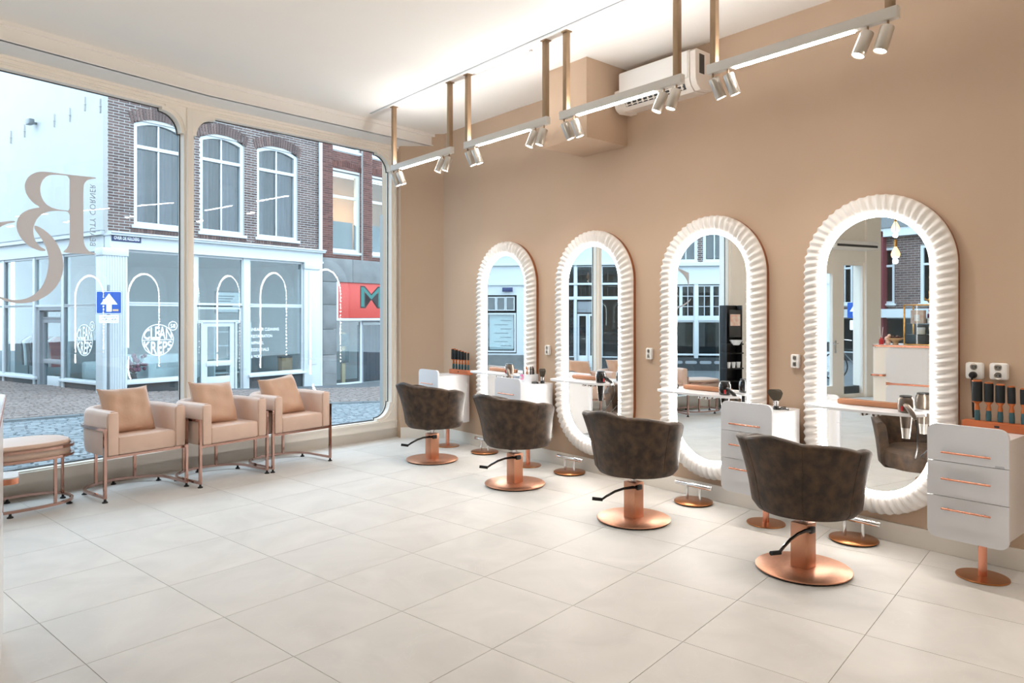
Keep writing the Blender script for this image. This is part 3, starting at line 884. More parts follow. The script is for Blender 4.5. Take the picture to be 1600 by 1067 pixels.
# ================================================================== FOOTRESTS
def build_foot():
    t = thing('foot_rest', '', 'foot rest', (0, 0, 0), 0, 'round foot rests under the mirrors')
    part('foot_disc', MB().lathe([(.14, .008), (.147, .011), (.147, .016), (.143, .019), (.02, .021)], 48), 'copper_bronze', t)
    part('rubber_base', MB().lathe([(.138, 0), (.141, .009)], 48), 'rubber', t)
    for s in (-1, 1): part('post', MB().lathe([(.011, .018), (.011, .13)], 16, (0, s * .058, 0)), 'chrome', t)
    part('foot_bar', MB().tube([(0, -.165, .138), (0, -.163, .138), (0, .163, .138), (0, .165, .138)], .016, 18, radii=[.0145, .016, .016, .0145]), 'chrome', t)
    part('screw', MB().lathe([(.004, .02), (.003, .024)], 10), 'chrome', t)
    return t
f0 = build_foot()
for i, (y, lb) in enumerate([(5.86, 'round copper foot rest under the mirror nearest the window'), (4.59, 'round copper foot rest under the second mirror from the window'), (3.235, 'round copper foot rest under the third mirror from the window'), (2.02, 'round copper foot rest under the nearest mirror')]):
    if i == 0: f0.location = (4.60, y, 0); f0['label'] = lb
    else: dup(f0, (4.60 if i < 3 else 4.615, y, 0), None, lb)

# ================================================================== CEILING TRACK LIGHTS
def can(parent, y, tilt):
    """one spot head hanging from the bar; tilt = offset of its lower end"""
    d = Vector((tilt[0], tilt[1], -1)).normalized()
    q = Vector((0, 0, -1)).rotation_difference(d).to_matrix().to_4x4()
    Mx = Matrix.Translation((0, y, -.055)) @ q
    h = part('spot_head', MB().lathe([(.02, .0), (.032, -.004), (.034, -.012), (.034, -.13), (.031, -.135), (.027, -.128)], 22, cap=False).lathe([(.0005, 0), (.02, 0)], 22, cap=False).xf(Mx), 'silver', parent)
    part('spot_lens', MB().lathe([(.0005, -.1305), (.0285, -.1305)], 20, cap=False).xf(Mx), 'led_spot', h)
    part('spot_stem', MB().tube([(0, y, -.02), (0, y, -.06)], .006, 8), 'bronze_rod', h)
    ld = bpy.data.lights.new('spot_beam', 'SPOT'); ld.energy = SPOT_POWER; ld.color = (1.0, .94, .86); ld.spot_size = R(105); ld.spot_blend = .9; ld.shadow_soft_size = .028
    lo = bpy.data.objects.new('spot_beam', ld); COL.objects.link(lo); lo.parent = parent
    lo.matrix_local = Mx @ Matrix.Translation((0, 0, -.137))
def track(y0, y1, rods, label):
    yc = (y0 + y1) / 2; h = (y0 - y1) / 2
    t = thing('track_light', label, 'ceiling light', (3.775, yc, 2.985), 0, 'ceiling track lights on rods')
    part('bar', MB().rbox(-.022, .022, -h, h, -.028, .032, .003), 'track_white', t)
    part('led_strip', MB().box(-.016, .016, -h + .22, h - .18, -.034, -.0275), 'led_bar', t, label='glowing white strip under the bar')
    part('uplight_strip', MB().box(-.014, .014, -h + .06, h - .06, .0318, .0325), 'led_up', t, label='uplight strip on top of the bar')
    for r in rods:
        rd = part('rod', MB().rbox(-.02, .02, r - yc - .02, r - yc + .02, .03, CEIL - 2.985, .002), 'bronze_rod', t)
        part('ceiling_plate', MB().box(-.03, .03, r - yc - .03, r - yc + .03, CEIL - 2.985 - .008, CEIL - 2.985 - .001), 'bronze_rod', rd)
    can(t, h - .035, (.34, -.26)); can(t, h - .14, (.30, -.22))
    can(t, -h + .15, (-.30, .28)); can(t, -h + .05, (-.22, .22))
    return t
track(6.37, 5.29, [6.33, 5.33], 'ceiling track light on rods nearest the shop window')
track(5.09, 4.00, [5.05, 4.03], 'ceiling track light on rods, second from the shop window')
track(3.86, 2.735, [3.80, 2.78], 'ceiling track light on rods, third from the window, in front of the air conditioner')
track(2.545, 1.43, [2.50, 1.47], 'ceiling track light on rods nearest the camera')
track(.70, -.42, [.66, -.38], 'added fill track light on rods, unseen beyond the right edge')  # added lamp outside the view, only to brighten the room
track(-.62, -1.74, [-.66, -1.70], 'added fill track light on rods, unseen at the back of the room')  # second added fill lamp, likewise unseen
w = thing('ceiling_wire', 'thin loose white wire between two ceiling rods', 'wire', (3.775, 4.55, CEIL - .012))
part('wire_run', MB().tube([(.02, .78, 0), (.04, .72, -.014), (.03, .45, -.006), (.04, -.3, -.004), (.05, -.55, -.012), (.12, -.62, -.016), (.10, -.68, -.004), (.02, -.73, -.01)], .0025, 6), 'plastic_white', w)
part('wire_clip', MB().rbox(.024, .046, .44, .46, -.008, .011, .002).rbox(.03, .05, -.31, -.29, -.006, .011, .002), 'plastic_white', w)

# ================================================================== AIR CONDITIONER
a = thing('air_conditioner', 'white wall air conditioner beside the tan soffit, behind the track light', 'air conditioner', (WX, 3.57, 3.2), 0)
prof = [(0, 0.02), (-.17, .0), (-.215, .035), (-.235, .08), (-.24, .3), (-.225, .315), (0, .315)]
part('casing', MB().prism([(p[0], p[1]) for p in prof], -.33, .38, 'y').xf(Matrix.Identity(4)), 'ac_white', a)
part('side_cap', MB().prism([(p[0] * .985, p[1] * .97 + .005) for p in prof], -.385, -.335, 'y'), 'ac_white', a)
part('side_cap', MB().prism([(p[0] * .9, p[1] * .6 - .005) for p in prof], .38, .45, 'y'), 'ac_white', a)
part('front_panel', MB().rbox(-.25, -.236, -.32, .37, .095, .305, .006), 'plastic_white', a)
ol = Matrix.Translation((-.222, 0, .045)) @ Matrix.Rotation(R(-30), 4, 'Y')
part('air_outlet', MB().rbox(-.008, .012, -.28, .32, -.028, .028, .004).xf(ol), 'ac_dark', a, label='dark air outlet slot')
for k in range(11): part('louvre', MB().rbox(-.014, 0, -.265 + k * .056, -.25 + k * .056, -.024, .024, .002).xf(ol), 'ac_white', a)
for z in (-.012, .014): part('vane', MB().rbox(-.018, -.012, -.275, .315, z - .004, z + .004, .002).xf(ol), 'ac_white', a)
part('rating_label', MB().box(-.185, -.12, -.3875, -.385, .13, .28), 'ac_dark', a, label='grey printed rating label')

# ================================================================== ARMCHAIRS, CUSHIONS, STOOL
def u_path(w, d, n=18, y0=0.0):
    r = w
    return [(-w, y0), (-w, d - r * .86)] + [(-w * math.cos(R(180.0 * k / n)), d - r * .86 + r * .86 * math.sin(R(180.0 * k / n))) for k in range(1, n)] + [(w, d - r * .86), (w, y0)]
def sweep_u(path, sec):
    """sec: section points (offset outward, z)"""
    m = MB(); rows = []
    for i, p in enumerate(path):
        a = Vector(path[max(i - 1, 0)]); b = Vector(path[min(i + 1, len(path) - 1)])
        t = (b - a).normalized(); nrm = Vector((-t.y, t.x))
        rows.append([(p[0] + nrm.x * o_, p[1] + nrm.y * o_, z) for o_, z in sec])
    n = len(sec)
    vs = [q for r_ in rows for q in r_]
    fs = [(i * n + k, i * n + (k + 1) % n, (i + 1) * n + (k + 1) % n, (i + 1) * n + k) for i in range(len(rows) - 1) for k in range(n)]
    fs += [tuple(range(n)), tuple(((len(rows) - 1) * n + k) for k in range(n))]
    return m.add(vs, fs)
def build_armchair():
    t = thing('armchair', '', 'armchair', (0, 0, 0), 0, 'tan leather armchairs at the window')
    W = .272; D = .56
    pth = u_path(W, D)
    th = .045
    sec = [(th - .012, .352), (th, .40), (th + .004, .5), (th, .66), (th - .012, .69), (th - .03, .702), (-th + .025, .702), (-th + .01, .69), (-th, .67), (-th, .36), (-th + .008, .352)]
    # front ends get a soft edge: pull first/last station in
    part('back_and_arms', sweep_u([(-W * 1.0, -.012)] + pth + [(W, -.012)], sec), 'tan_leather', t)
    for s in (-1, 1): part('arm_front', MB().rbox(s * W - th + .004, s * W + th - .004, -.028, .0, .358, .696, .016), 'tan_leather', t)
    part('seat', MB().rbox(-W + th - .004, W - th + .004, -.022, .44, .352, .50, .022), 'tan_leather', t)
    # frame
    fr = .010
    o_ = W + th + .012
    hoop = [(-o_, -.01, .565), (-o_, .2, .565)] + [(-o_ * math.cos(R(180.0 * k / 16)), .335 + .285 * math.sin(R(180.0 * k / 16)), .565) for k in range(17)] + [(o_, .2, .565), (o_, -.01, .565)]
    part('frame_hoop', MB().tube(hoop, fr, square=True), 'rose_gold', t)
    base = [(-o_, -.01, .04), (-o_, .15, .04)] + [(-o_ * math.cos(R(180.0 * k / 16)), .30 + .27 * math.sin(R(180.0 * k / 16)), .04) for k in range(17)] + [(o_, .15, .04), (o_, -.01, .04)]
    part('base_loop', MB().tube(base, fr, square=True), 'rose_gold', t)
    for s in (-1, 1): part('leg', MB().tube([(s * o_, -.01, .03), (s * o_, -.01, .575)], fr * 1.05, square=True), 'rose_gold', t)
    for s in (-1, 1): part('leg', MB().tube([(s * .16, .532, .04), (s * .16, .532, .36)], fr, square=True), 'rose_gold', t)
    part('front_rail', MB().tube([(-o_, -.01, .345), (o_, -.01, .345)], fr, square=True), 'rose_gold', t)
    for s in (-1, 1): part('side_rail', MB().tube([(s * .26, -.01, .345), (s * .16, .532, .345)], fr, square=True), 'rose_gold', t)
    for x, y in ((-o_, -.01), (o_, -.01), (-o_ * .92, .40), (o_ * .92, .40), (0, .57)):
        part('glide', MB().lathe([(.021, 0), (.021, .006), (.010, .014), (.008, .032)], 14, (x, y, 0)), 'rubber', t)
    return t
ar0 = build_armchair()
AC = [((1.127, 6.203), (1.74, 6.355), 'tan leather tub armchair nearest the stool, in front of the lettered window'), ((1.79, 6.225), (2.438, 6.399), 'middle of the three tan leather tub armchairs'), ((2.522, 6.397), (3.153, 6.541), 'tan leather tub armchair nearest the styling chairs')]
pos = []
for i, (p, q, lb) in enumerate(AC):
    p = Vector(p); q = Vector(q); mid = (p + q) / 2; ang = math.atan2(q.y - p.y, q.x - p.x)
    if i == 1: mid += Vector((.03, .0))
    pos.append((mid, ang))
    if i == 0: ar0.location = (mid.x, mid.y, 0); ar0.rotation_euler = (0, 0, ang); ar0['label'] = lb
    else: dup(ar0, (mid.x, mid.y, 0), ang, lb)
def pillow_mb(size, puff, seed):
    rnd = random.Random(seed); n = 18; m = MB()
    for side in (1, -1):
        rows = []
        for i in range(n + 1):
            row = []
            for j in range(n + 1):
                u = 2 * i / n - 1; v = 2 * j / n - 1
                pin = 1 - .10 * (1 - u * u) * (abs(v) ** 6) ; pin2 = 1 - .10 * (1 - v * v) * (abs(u) ** 6)
                th = puff * ((1 - u ** 4) * (1 - v ** 4)) ** .55
                wr = .012 * math.sin(6 * u + 4 * v + seed) * math.sin(5 * v - 3 * u + seed) * (1 - u ** 4) * (1 - v ** 4)
                row.append((u * size * pin2, side * (th + wr * .8), v * size * pin))
            rows.append(row)
        m.grid(rows)
    return m
PLB = ['tan leather cushion leaning in the armchair nearest the stool', 'tan leather cushion leaning in the middle armchair', 'tan leather cushion leaning in the armchair nearest the styling chairs']
for i, (mid, ang) in enumerate(pos):
    mb = pillow_mb(.205, .082, i * 2.1)
    tw = [.0, .06, -.10][i]
    dx = [-.03, -.03, -.04][i]
    off = Vector((dx, .27)); c, s = math.cos(ang), math.sin(ang)
    x = mid.x + off.x * c - off.y * s; y = mid.y + off.x * s + off.y * c
    o = part('cushion', mb, 'pillow_leather')
    o.location = (x, y, .668)
    o.rotation_euler = (Matrix.Rotation(ang, 3, 'Z') @ Matrix.Rotation(R(-24), 3, 'X') @ Matrix.Rotation(tw, 3, 'Y')).to_euler()
    tag(o, PLB[i], 'cushion', 'cushions in the armchairs')

st = thing('stool', 'low oval stool with tan leather top on rose gold legs at the left', 'stool', (.585, 6.43, 0), R(11))
def oval(a, b, n=48, e=.75):
    return [(a * (abs(math.cos(2 * PI * k / n)) ** e) * (1 if math.cos(2 * PI * k / n) >= 0 else -1), b * (abs(math.sin(2 * PI * k / n)) ** e) * (1 if math.sin(2 * PI * k / n) >= 0 else -1)) for k in range(n)]
m = MB(); rows = []
for z, k in ((.385, .97), (.39, .985), (.465, .985), (.472, .965), (.478, .985), (.492, .985), (.505, .95), (.512, .8), (.514, .3), (.514, .01)):
    rows.append([(p[0] * k, p[1] * k, z) for p in oval(.335, .245) + oval(.335, .245)[:1]])
part('cushion_top', m.grid(rows), 'tan_leather', st)
part('seat_underside', MB().prism(oval(.33, .24), .375, .39), 'black_plastic', st)
for z in (.392, .462): part('rim_band', MB().tube([(p[0], p[1], z) for p in oval(.347, .257)], .0095, closed=True, square=True), 'rose_gold', st)
part('base_loop', MB().tube([(p[0], p[1], .04) for p in oval(.342, .252)], .0095, closed=True, square=True), 'rose_gold', st)
for x, y in ((.17, -.232), (.327, .09), (-.17, -.232), (-.327, .09)): part('leg', MB().tube([(x, y, .04), (x, y, .4)], .0095, square=True), 'rose_gold', st)
for x, y in ((-.12, -.245), (.30, -.13), (.33, .09), (-.33, .09), (0, .25)): part('glide', MB().lathe([(.021, 0), (.021, .006), (.010, .014), (.008, .032)], 14, (x, y, 0)), 'rubber', st)

# ================================================================== RECEPTION COUNTER (edge at the left, front seen in the mirror)
ct = thing('reception_counter', 'white reception counter with copper trim, its edge at the far left', 'counter', (.313, 3.985, 0), R(-5.5))
cx1 = 0.0; cy1 = 0.0
def rp(x0, x1, y0, y1, r=.05): return rrect(x0, x1, y0, y1, r, 5)
part('carcass', MB().prism(rp(-.63, -.02, -1.5, 0, .03), .0, 1.06), 'cream_paint', ct)
part('counter_top', MB().prism(rp(-.66, .0, -1.53, .004, .05), 1.062, 1.092), 'white_lacquer', ct)
part('copper_edge', MB().ring(rp(-.66, .0, -1.53, .004, .05), rp(-.664, .004, -1.534, .008, .054), 1.066, 1.09, 'z'), 'copper_handle', ct)
for (z0, z1) in ((.62, 1.05), (.08, .595)):
    part('front_panel', MB().prism(rrect(-1.4, -.16, z0, z1, .07), -.02, -.004, 'x'), 'white_lacquer', ct)
part('copper_strip', MB().box(-.022, -.012, -1.4, -.16, .59, .625), 'copper_handle', ct)
part('bag_ledge', MB().prism(rp(-.12, .05, -.16, .005, .03), .705, .73), 'white_lacquer', ct)
part('ledge_edge', MB().ring(rp(-.12, .05, -.16, .005, .03), rp(-.123, .053, -.163, .008, .033), .699, .724, 'z'), 'copper_handle', ct)
# things on the counter, seen in the nearest mirror
cab = thing('display_case', 'gold framed glass display case on the counter, seen in the nearest mirror', 'display case', (.02, 3.445, 1.092))
fm = MB()
for x in (-.13, .13):
    for y in (-.22, .22): fm.rbox(x - .009, x + .009, y - .009, y + .009, 0, .5, .002)
for z in (.0, .49):
    for x in (-.13, .13): fm.rbox(x - .009, x + .009, -.22, .22, z, z + .015, .002)
    for y in (-.22, .22): fm.rbox(-.13, .13, y - .009, y + .009, z, z + .015, .002)
part('case_frame', fm, 'gold', cab)
part('glass_side', MB().box(.128, .132, -.21, .21, .015, .49), 'window_glass', cab)
part('glass_shelf', MB().box(-.125, .125, -.21, .21, .26, .266), 'window_glass', cab)
part('base_tray', MB().rbox(-.12, .12, -.21, .21, .016, .13, .006), 'dark_stone', cab, label='dark tray in the bottom')
def small(name, label, cat, loc, parts, group=None, rz=0):
    t = thing(name, label, cat, loc, rz, group)
    for n, mb, mm in parts: part(n, mb, mm, t)
    return t
small('product_box', 'peach printed product box inside the glass case', 'box', (.03, 3.55, 1.359), [('carton', MB().rbox(-.04, .04, -.075, .075, 0, .165, .002), 'box_peach'), ('print_panel', MB().box(.0402, .041, -.03, .03, .03, .11), 'sign_white')])
for k in range(2):
    small('shampoo_bottle', ['left', 'right'][k] + ' white and purple shampoo bottle inside the glass case', 'bottle', (.03, 3.42 - .075 * k, 1.359), [('bottle_body', MB().lathe([(.024, 0), (.026, .004), (.026, .13), (.012, .15)], 16), 'sign_white'), ('bottle_cap', MB().lathe([(.013, .148), (.013, .19), (.01, .192)], 14), 'purple'), ('bottle_label', MB().lathe([(.0265, .07), (.0265, .12)], 16, cap=False), 'purple')], 'bottles in the display case')
for k in range(2):
    small('cream_jar', ['left', 'right'][k] + ' white cream jar at the bottom of the glass case', 'jar', (.03, 3.515 - .14 * k, 1.223), [('jar_body', MB().lathe([(.038, 0), (.042, .004), (.042, .06)], 20), 'cream_paint'), ('jar_lid', MB().lathe([(.045, .06), (.045, .085), (.04, .088)], 20), 'sign_white')], 'jars in the display case')
small('teapot', 'small bronze teapot on top of the glass case', 'teapot', (.02, 3.365, 1.599), [('pot_body', MB().lathe([(.045, 0), (.075, .02), (.082, .05), (.06, .08), (.03, .092)], 24), 'gold'), ('pot_lid', MB().lathe([(.03, .09), (.02, .105), (.012, .13), (.004, .15)], 16), 'gold'), ('pot_handle', MB().tube([(0, -.06, .07), (0, -.065, .16), (0, -.04, .175), (0, .04, .175), (0, .065, .16), (0, .06, .07)], .006, 8), 'gold'), ('spout', MB().tube([(0, .07, .04), (0, .11, .06), (0, .12, .085)], .009, 8, radii=[.014, .009, .007]), 'gold')])
small('sweets_bowl', 'brown footed bowl of chocolates on the counter', 'bowl', (.14, 3.775, 1.092), [('bowl', MB().lathe([(.035, 0), (.03, .03), (.05, .05), (.1, .075), (.105, .085), (.09, .08)], 28, cap=False), 'light_wood'), ('sweets', MB().ball((0, .03, .085), .03).ball((.03, -.03, .085), .028).ball((-.03, -.01, .088), .03).ball((.0, -.05, .083), .024), 'chocolate')])
small('pink_ornament', 'small pink knotted ornament on the counter', 'ornament', (.17, 3.85, 1.092), [('ornament_body', MB().ball((0, 0, .03), .032).ball((.008, .01, .075), .03).ball((0, -.012, .11), .022), 'box_peach'), ('ornament_foot', MB().lathe([(.028, 0), (.03, .006)], 16), 'box_peach')])
small('reed_diffuser', 'amber reed diffuser at the end of the counter', 'diffuser', (.19, 3.925, 1.092), [('flask', MB().lathe([(.025, 0), (.027, .004), (.027, .06), (.012, .075), (.012, .09)], 16), 'red'), ('reeds', MB().tube([(0, 0, .03), (.02, -.03, .22)], .003, 6).tube([(0, 0, .03), (-.01, .03, .23)], .003, 6), 'sign_white')])
for k, (x, y, z) in enumerate([(-.05, 3.855, 2.33), (-.55, 4.07, 2.72)]):
    p = thing('pendant_bulb', ['lower', 'upper'][k] + ' of two glowing pendant bulbs above the counter, seen in the nearest mirror', 'lamp', (x, y, z), 0, 'pendant bulbs over the counter')
    part('bulb', MB().lathe([(.012, .02), (.02, .0), (.045, -.05), (.055, -.085), (.045, -.12), (.015, -.14), (.001, -.142)], 20, cap=False), 'bulb_glow', p)
    part('lamp_holder', MB().lathe([(.017, .012), (.019, .03), (.019, .10), (.008, .11)], 16), 'gold', p)
    pl_ = bpy.data.lights.new('bulb_light', 'POINT'); pl_.energy = 16; pl_.color = (1, .86, .7); pl_.shadow_soft_size = .03
    po_ = bpy.data.objects.new('bulb_light', pl_); COL.objects.link(po_); po_.parent = p; po_.location = (0, 0, -.175)
    part('flex', MB().tube([(0, 0, .1), (0, 0, CEIL - z)], .003, 6), 'black_plastic', p)
# black snack stand by the window pillar, seen in the third mirror
bs = thing('display_stand', 'tall black display stand by the window pillar, seen in the third mirror', 'stand', (-.17, 6.34, 0), AL_)
part('back_board', MB().rbox(-.16, .16, .06, .10, 0, 1.62, .005), 'black_plastic', bs)
for s in (-1, 1): part('side_board', MB().rbox(s * .1525 - .0075, s * .1525 + .0075, -.06, .07, .0, 1.62, .004), 'black_plastic', bs)
for z in (.05, .42, .62, .86, 1.0): part('stand_shelf', MB().rbox(-.17, .17, -.08, .06, z, z + .02, .003), 'black_plastic', bs)
part('front_poster', MB().box(-.12, .12, -.075, -.068, 1.12, 1.55), 'ac_dark', bs)
part('poster_print', MB().box(-.10, .10, -.0762, -.0752, 1.30, 1.48), 'box_peach', bs)
part('dispenser_cup', MB().lathe([(.05, 1.0), (.09, 1.06), (.1, 1.08), (.09, 1.08)], 20, (0, -.09, .0), cap=False), 'sign_white', bs)
for k in range(3):
    small('paper_cup', ['left', 'middle', 'right'][k] + ' white paper cup on the black display stand', 'cup', (-.17 - .1 + .1 * k, 6.31 - .02 + .02 * k, .64), [('cup_body', MB().lathe([(.026, 0), (.036, .09), (.033, .09)], 16, cap=False), 'sign_white'), ('cup_rim', MB().tube([(.036 * math.cos(2 * PI * q / 16), .036 * math.sin(2 * PI * q / 16), .09) for q in range(16)], .002, 5, closed=True), 'sign_white')], 'cups on the display stand')

# ================================================================== OUTSIDE: GROUND
def gz(x):
    return -.16 if x <= 3 else (-.16 - .29 * (x - 3) / 6 if x <= 9 else -.45)
def sheet(name, xs, y0, y1, dz, m, label):
    g = MB()
    vs = [(x, y, gz(x) + dz) for y in (y0, y1) for x in xs] + [(x, y, gz(x) + dz - .25) for y in (y0, y1) for x in xs]
    n = len(xs); fs = []
    for i in range(n - 1):
        fs += [(i, i + 1, n + i + 1, n + i), (2 * n + i, 3 * n + i, 3 * n + i + 1, 2 * n + i + 1), (i, 2 * n + i, 2 * n + i + 1, i + 1), (n + i, n + i + 1, 3 * n + i + 1, 3 * n + i)]
    fs += [(0, n, 3 * n, 2 * n), (n - 1, 3 * n - 1, 4 * n - 1, 2 * n - 1)]
    g.add(vs, fs)
    return struct(name, g, m, label=label)
XS = [-34, -10, 0, 3, 5, 7, 9, 24]
street = sheet('floor_street', XS, 4.5, 12.96, -.012, 'street_base', 'grey cobbled street outside the window')
walk = sheet('floor_sidewalk', [-2, 0, 3, 5, 7, 9, 24], 13.08, 40, .035, 'street_base', 'brick paved sidewalk in front of the shops across the street')
sheet('floor_side_street', [-34, -10, -2.01], 12.96, 44, -.012, 'street_base', 'grey side street between the houses')
def blocks(x0, x1, y0, y1, lx_, ly_, gap, h, jit, skip=None):
    m = MB(); r = random.Random(3); j = 0; y = y0
    while y < y1:
        x = x0 - (lx_ / 2 if j % 2 else 0)
        while x < x1:
            l = lx_ * r.uniform(1 - jit, 1 + jit)
            xa, xb, ya, yb = x + gap, x + l - gap, y + gap, y + ly_ - gap
            x += l
            if skip and skip((xa + xb) / 2, (ya + yb) / 2): continue
            b = gz((xa + xb) / 2); hh = h + r.uniform(-.003, .003); e = .012 if h < .02 else .014
            m.add([(xa, ya, b - .012), (xb, ya, b - .012), (xb, yb, b - .012), (xa, yb, b - .012), (xa + e, ya + e, b + hh), (xb - e, ya + e, b + hh), (xb - e, yb - e, b + hh), (xa + e, yb - e, b + hh)],
                  [(4, 5, 6, 7), (0, 1, 5, 4), (1, 2, 6, 5), (2, 3, 7, 6), (3, 0, 4, 7)])
        y += ly_; j += 1
    return m
def front_side(x, y):          # skip what lies under our own shop
    yy = M0.y + (x - M0.x) * math.tan(AL_ if x < M0.x else AR_)
    return y < yy + .34
o = part('cobblestones', blocks(-2, 8.2, 6.6, 12.95, .165, .115, .006, .012, .18, front_side), 'cobble', street); o['kind'] = 'stuff'
def in_A(x, y):
    return (y > 16.3 + (x - 3.24) * .2126 + .1 and x > 3.1) or (x > 3.0 - (y - 16.42) * .306 + .15 and y > 16.4)
o = part('paving_bricks', blocks(-1.9, 9.4, 13.1, 21.5, .21, .105, .004, .052, .05, in_A), 'paver', walk); o['kind'] = 'stuff'
kerb = struct_empty('trim_8', (0, 0, 0), 0, 'grey stone kerb along the far sidewalk')
x = -2.0
while x < 10:
    z = gz(x + .5)
    part('kerb_stone', MB().rbox(-.495, .495, -.06, .06, -.2, .045, .008), 'kerb_stone', kerb, (x + .5, 13.02, z), (0, math.atan((gz(x) - gz(x + 1)) / 1.0), 0))
    x += 1.0

# ================================================================== OUTSIDE: FACADE HELPERS
def wall_with(mb, s0, s1, z0, z1, holes, y0, y1):
    xs = sorted({s0, s1} | {h[0] for h in holes} | {h[1] for h in holes}); zs = sorted({z0, z1} | {h[2] for h in holes} | {h[3] for h in holes})
    xs = [q for q in xs if s0 <= q <= s1]; zs = [q for q in zs if z0 <= q <= z1]
    for a, b in zip(xs, xs[1:]):
        run = None
        for c, d in zip(zs, zs[1:]):
            ins = any(h[0] - 1e-6 <= a and b <= h[1] + 1e-6 and h[2] - 1e-6 <= c and d <= h[3] + 1e-6 for h in holes)
            if not ins: run = (run[0], d) if run else (c, d)
            if (ins or d == zs[-1]) and run:
                mb.box(a, b, y0, y1, run[0], run[1]); run = None
    return mb
def brick_mb(s0, s1, z0, z1, holes, y, L_=.215, H_=.058, j=.016, proud=.008):
    m = MB(); k = 0; z = z0
    while z < z1 - .01:
        x = s0 - (L_ / 2 if k % 2 else 0)
        while x < s1:
            segs = [(max(x + j / 2, s0), min(x + L_ - j / 2, s1))]
            zc0, zc1 = z + j / 2, z + H_ - j / 2
            for h in holes:
                if zc1 > h[2] and zc0 < h[3]:
                    ns = []
                    for a, b in segs:
                        if b <= h[0] or a >= h[1]: ns.append((a, b))
                        else:
                            if a < h[0]: ns.append((a, h[0]))
                            if b > h[1]: ns.append((h[1], b))
                    segs = ns
            for a, b in segs:
                if b - a > .02:
                    m.add([(a, y, zc0), (b, y, zc0), (b, y, zc1), (a, y, zc1), (a, y - proud, zc0), (b, y - proud, zc0), (b, y - proud, zc1), (a, y - proud, zc1)],
                          [(4, 5, 6, 7), (0, 1, 5, 4), (1, 2, 6, 5), (2, 3, 7, 6), (3, 0, 4, 7)])
            x += L_
        z += H_; k += 1
    return m
def arch_z(s, a, b, spring, rise):
    t = (s - (a + b) / 2) / ((b - a) / 2); return spring + rise * (1 - t * t)
def soldier(a, b, spring, rise, y, h=.23, w=.062, fan=.25, proud=.018):
    m = MB(); n = int((b - a + .12) / w)
    for k in range(n):
        s = a - .06 + (k + .5) * (b - a + .12) / n
        tilt = fan * (s - (a + b) / 2) / ((b - a) / 2)
        z = arch_z(min(max(s, a), b), a, b, spring, rise) + .012
        p = [(s - w * .41, z), (s + w * .41, z), (s + w * .41 + tilt * h, z + h), (s - w * .41 + tilt * h, z + h)]
        m.prism(p, y - proud, y, 'y')
    return m
def sash(root, a, b, z0, spring, rise, rail, y, glass='shop_glass', fw=.085, label=None, curtains=None, mull=True):
    """arched sash window: frame, rails, panes; returns the window part"""
    n = 12
    head = [(b - (b - a) * k / n, arch_z(b - (b - a) * k / n, a, b, spring, rise)) for k in range(n + 1)]
    outer = [(a, z0), (b, z0)] + head
    ih = [(b - fw - (b - a - 2 * fw) * k / n, arch_z(b - fw - (b - a - 2 * fw) * k / n, a, b, spring, rise) - fw) for k in range(n + 1)]
    inner = [(a + fw, z0 + fw), (b - fw, z0 + fw)] + ih
    wdw = part('window', fill_mb([outer, inner], .05).xf(Matrix.Translation((0, y, 0))), 'ext_paint', root, label=label)
    part('sill', MB().rbox(a - .05, b + .05, y - .14, y + .05, z0 - .06, z0 + .005, .008), 'ext_paint', wdw)
    if rail: part('rail', MB().rbox(a + fw * .9, b - fw * .9, y - .045, y + .03, rail - .04, rail + .035, .005), 'ext_paint', wdw)
    c = (a + b) / 2
    if mull: part('glazing_bar', MB().rbox(c - .018, c + .018, y - .03, y + .02, z0 + fw, spring + rise - fw, .004), 'ext_paint', wdw)
    ro = rail if rail else spring
    xs = ((a + fw, c), (c, b - fw)) if mull else ((a + fw, b - fw),)
    for (p, q) in xs:
        part('pane', MB().box(p, q, y + .005, y + .009, z0 + fw, ro), glass, wdw)
        if rail: part('pane', MB().box(p, q, y + .005, y + .009, ro, spring + rise - fw * .4), glass, wdw)
    if curtains:
        for (p, q, mm) in curtains:
            m = MB(); rows = []
            for zz in (z0 + .02, spring + rise):
                rows.append([(p + (q - p) * k / 60, y + (.32 if mm == 'curtain_dark' else .2) + .035 * math.sin((p + (q - p) * k / 60) * 2 * PI / .17), zz) for k in range(61)])
            m.grid(rows); part('curtain', m, mm, wdw)
    return wdw
def glazed(root, a, b, z0, z1, y, fw=.05, glass='shop_glass', m='ext_paint', name='shop_window', th=.035, label=None):
    w = part(name, fill_mb([rect(a, b, z0, z1), rect(a + fw, b - fw, z0 + fw, z1 - fw)], th).xf(Matrix.Translation((0, y, 0))), m, root, label=label)
    part('pane', MB().box(a + fw * .9, b - fw * .9, y - .002, y + .002, z0 + fw * .9, z1 - fw * .9), glass, w)
    return w
def flat_text(s, s0, s1, z0, z1, y, mm, root, name='lettering', bold=0.0, label=None, warp=None, cap=.72):
    t = text_mb(s, 1.0, .001, 1.0, bold)
    xa = min(v[0] for v in t.v); xb = max(v[0] for v in t.v)
    q = []
    for v in t.v:
        u = (v[0] - xa) / (xb - xa); w = v[1] / cap
        if warp: u, w = warp(u, w)
        q.append((s0 + u * (s1 - s0), y + v[2], z0 + w * (z1 - z0)))
    t.v = q
    return part(name, t, mm, root, label=label)
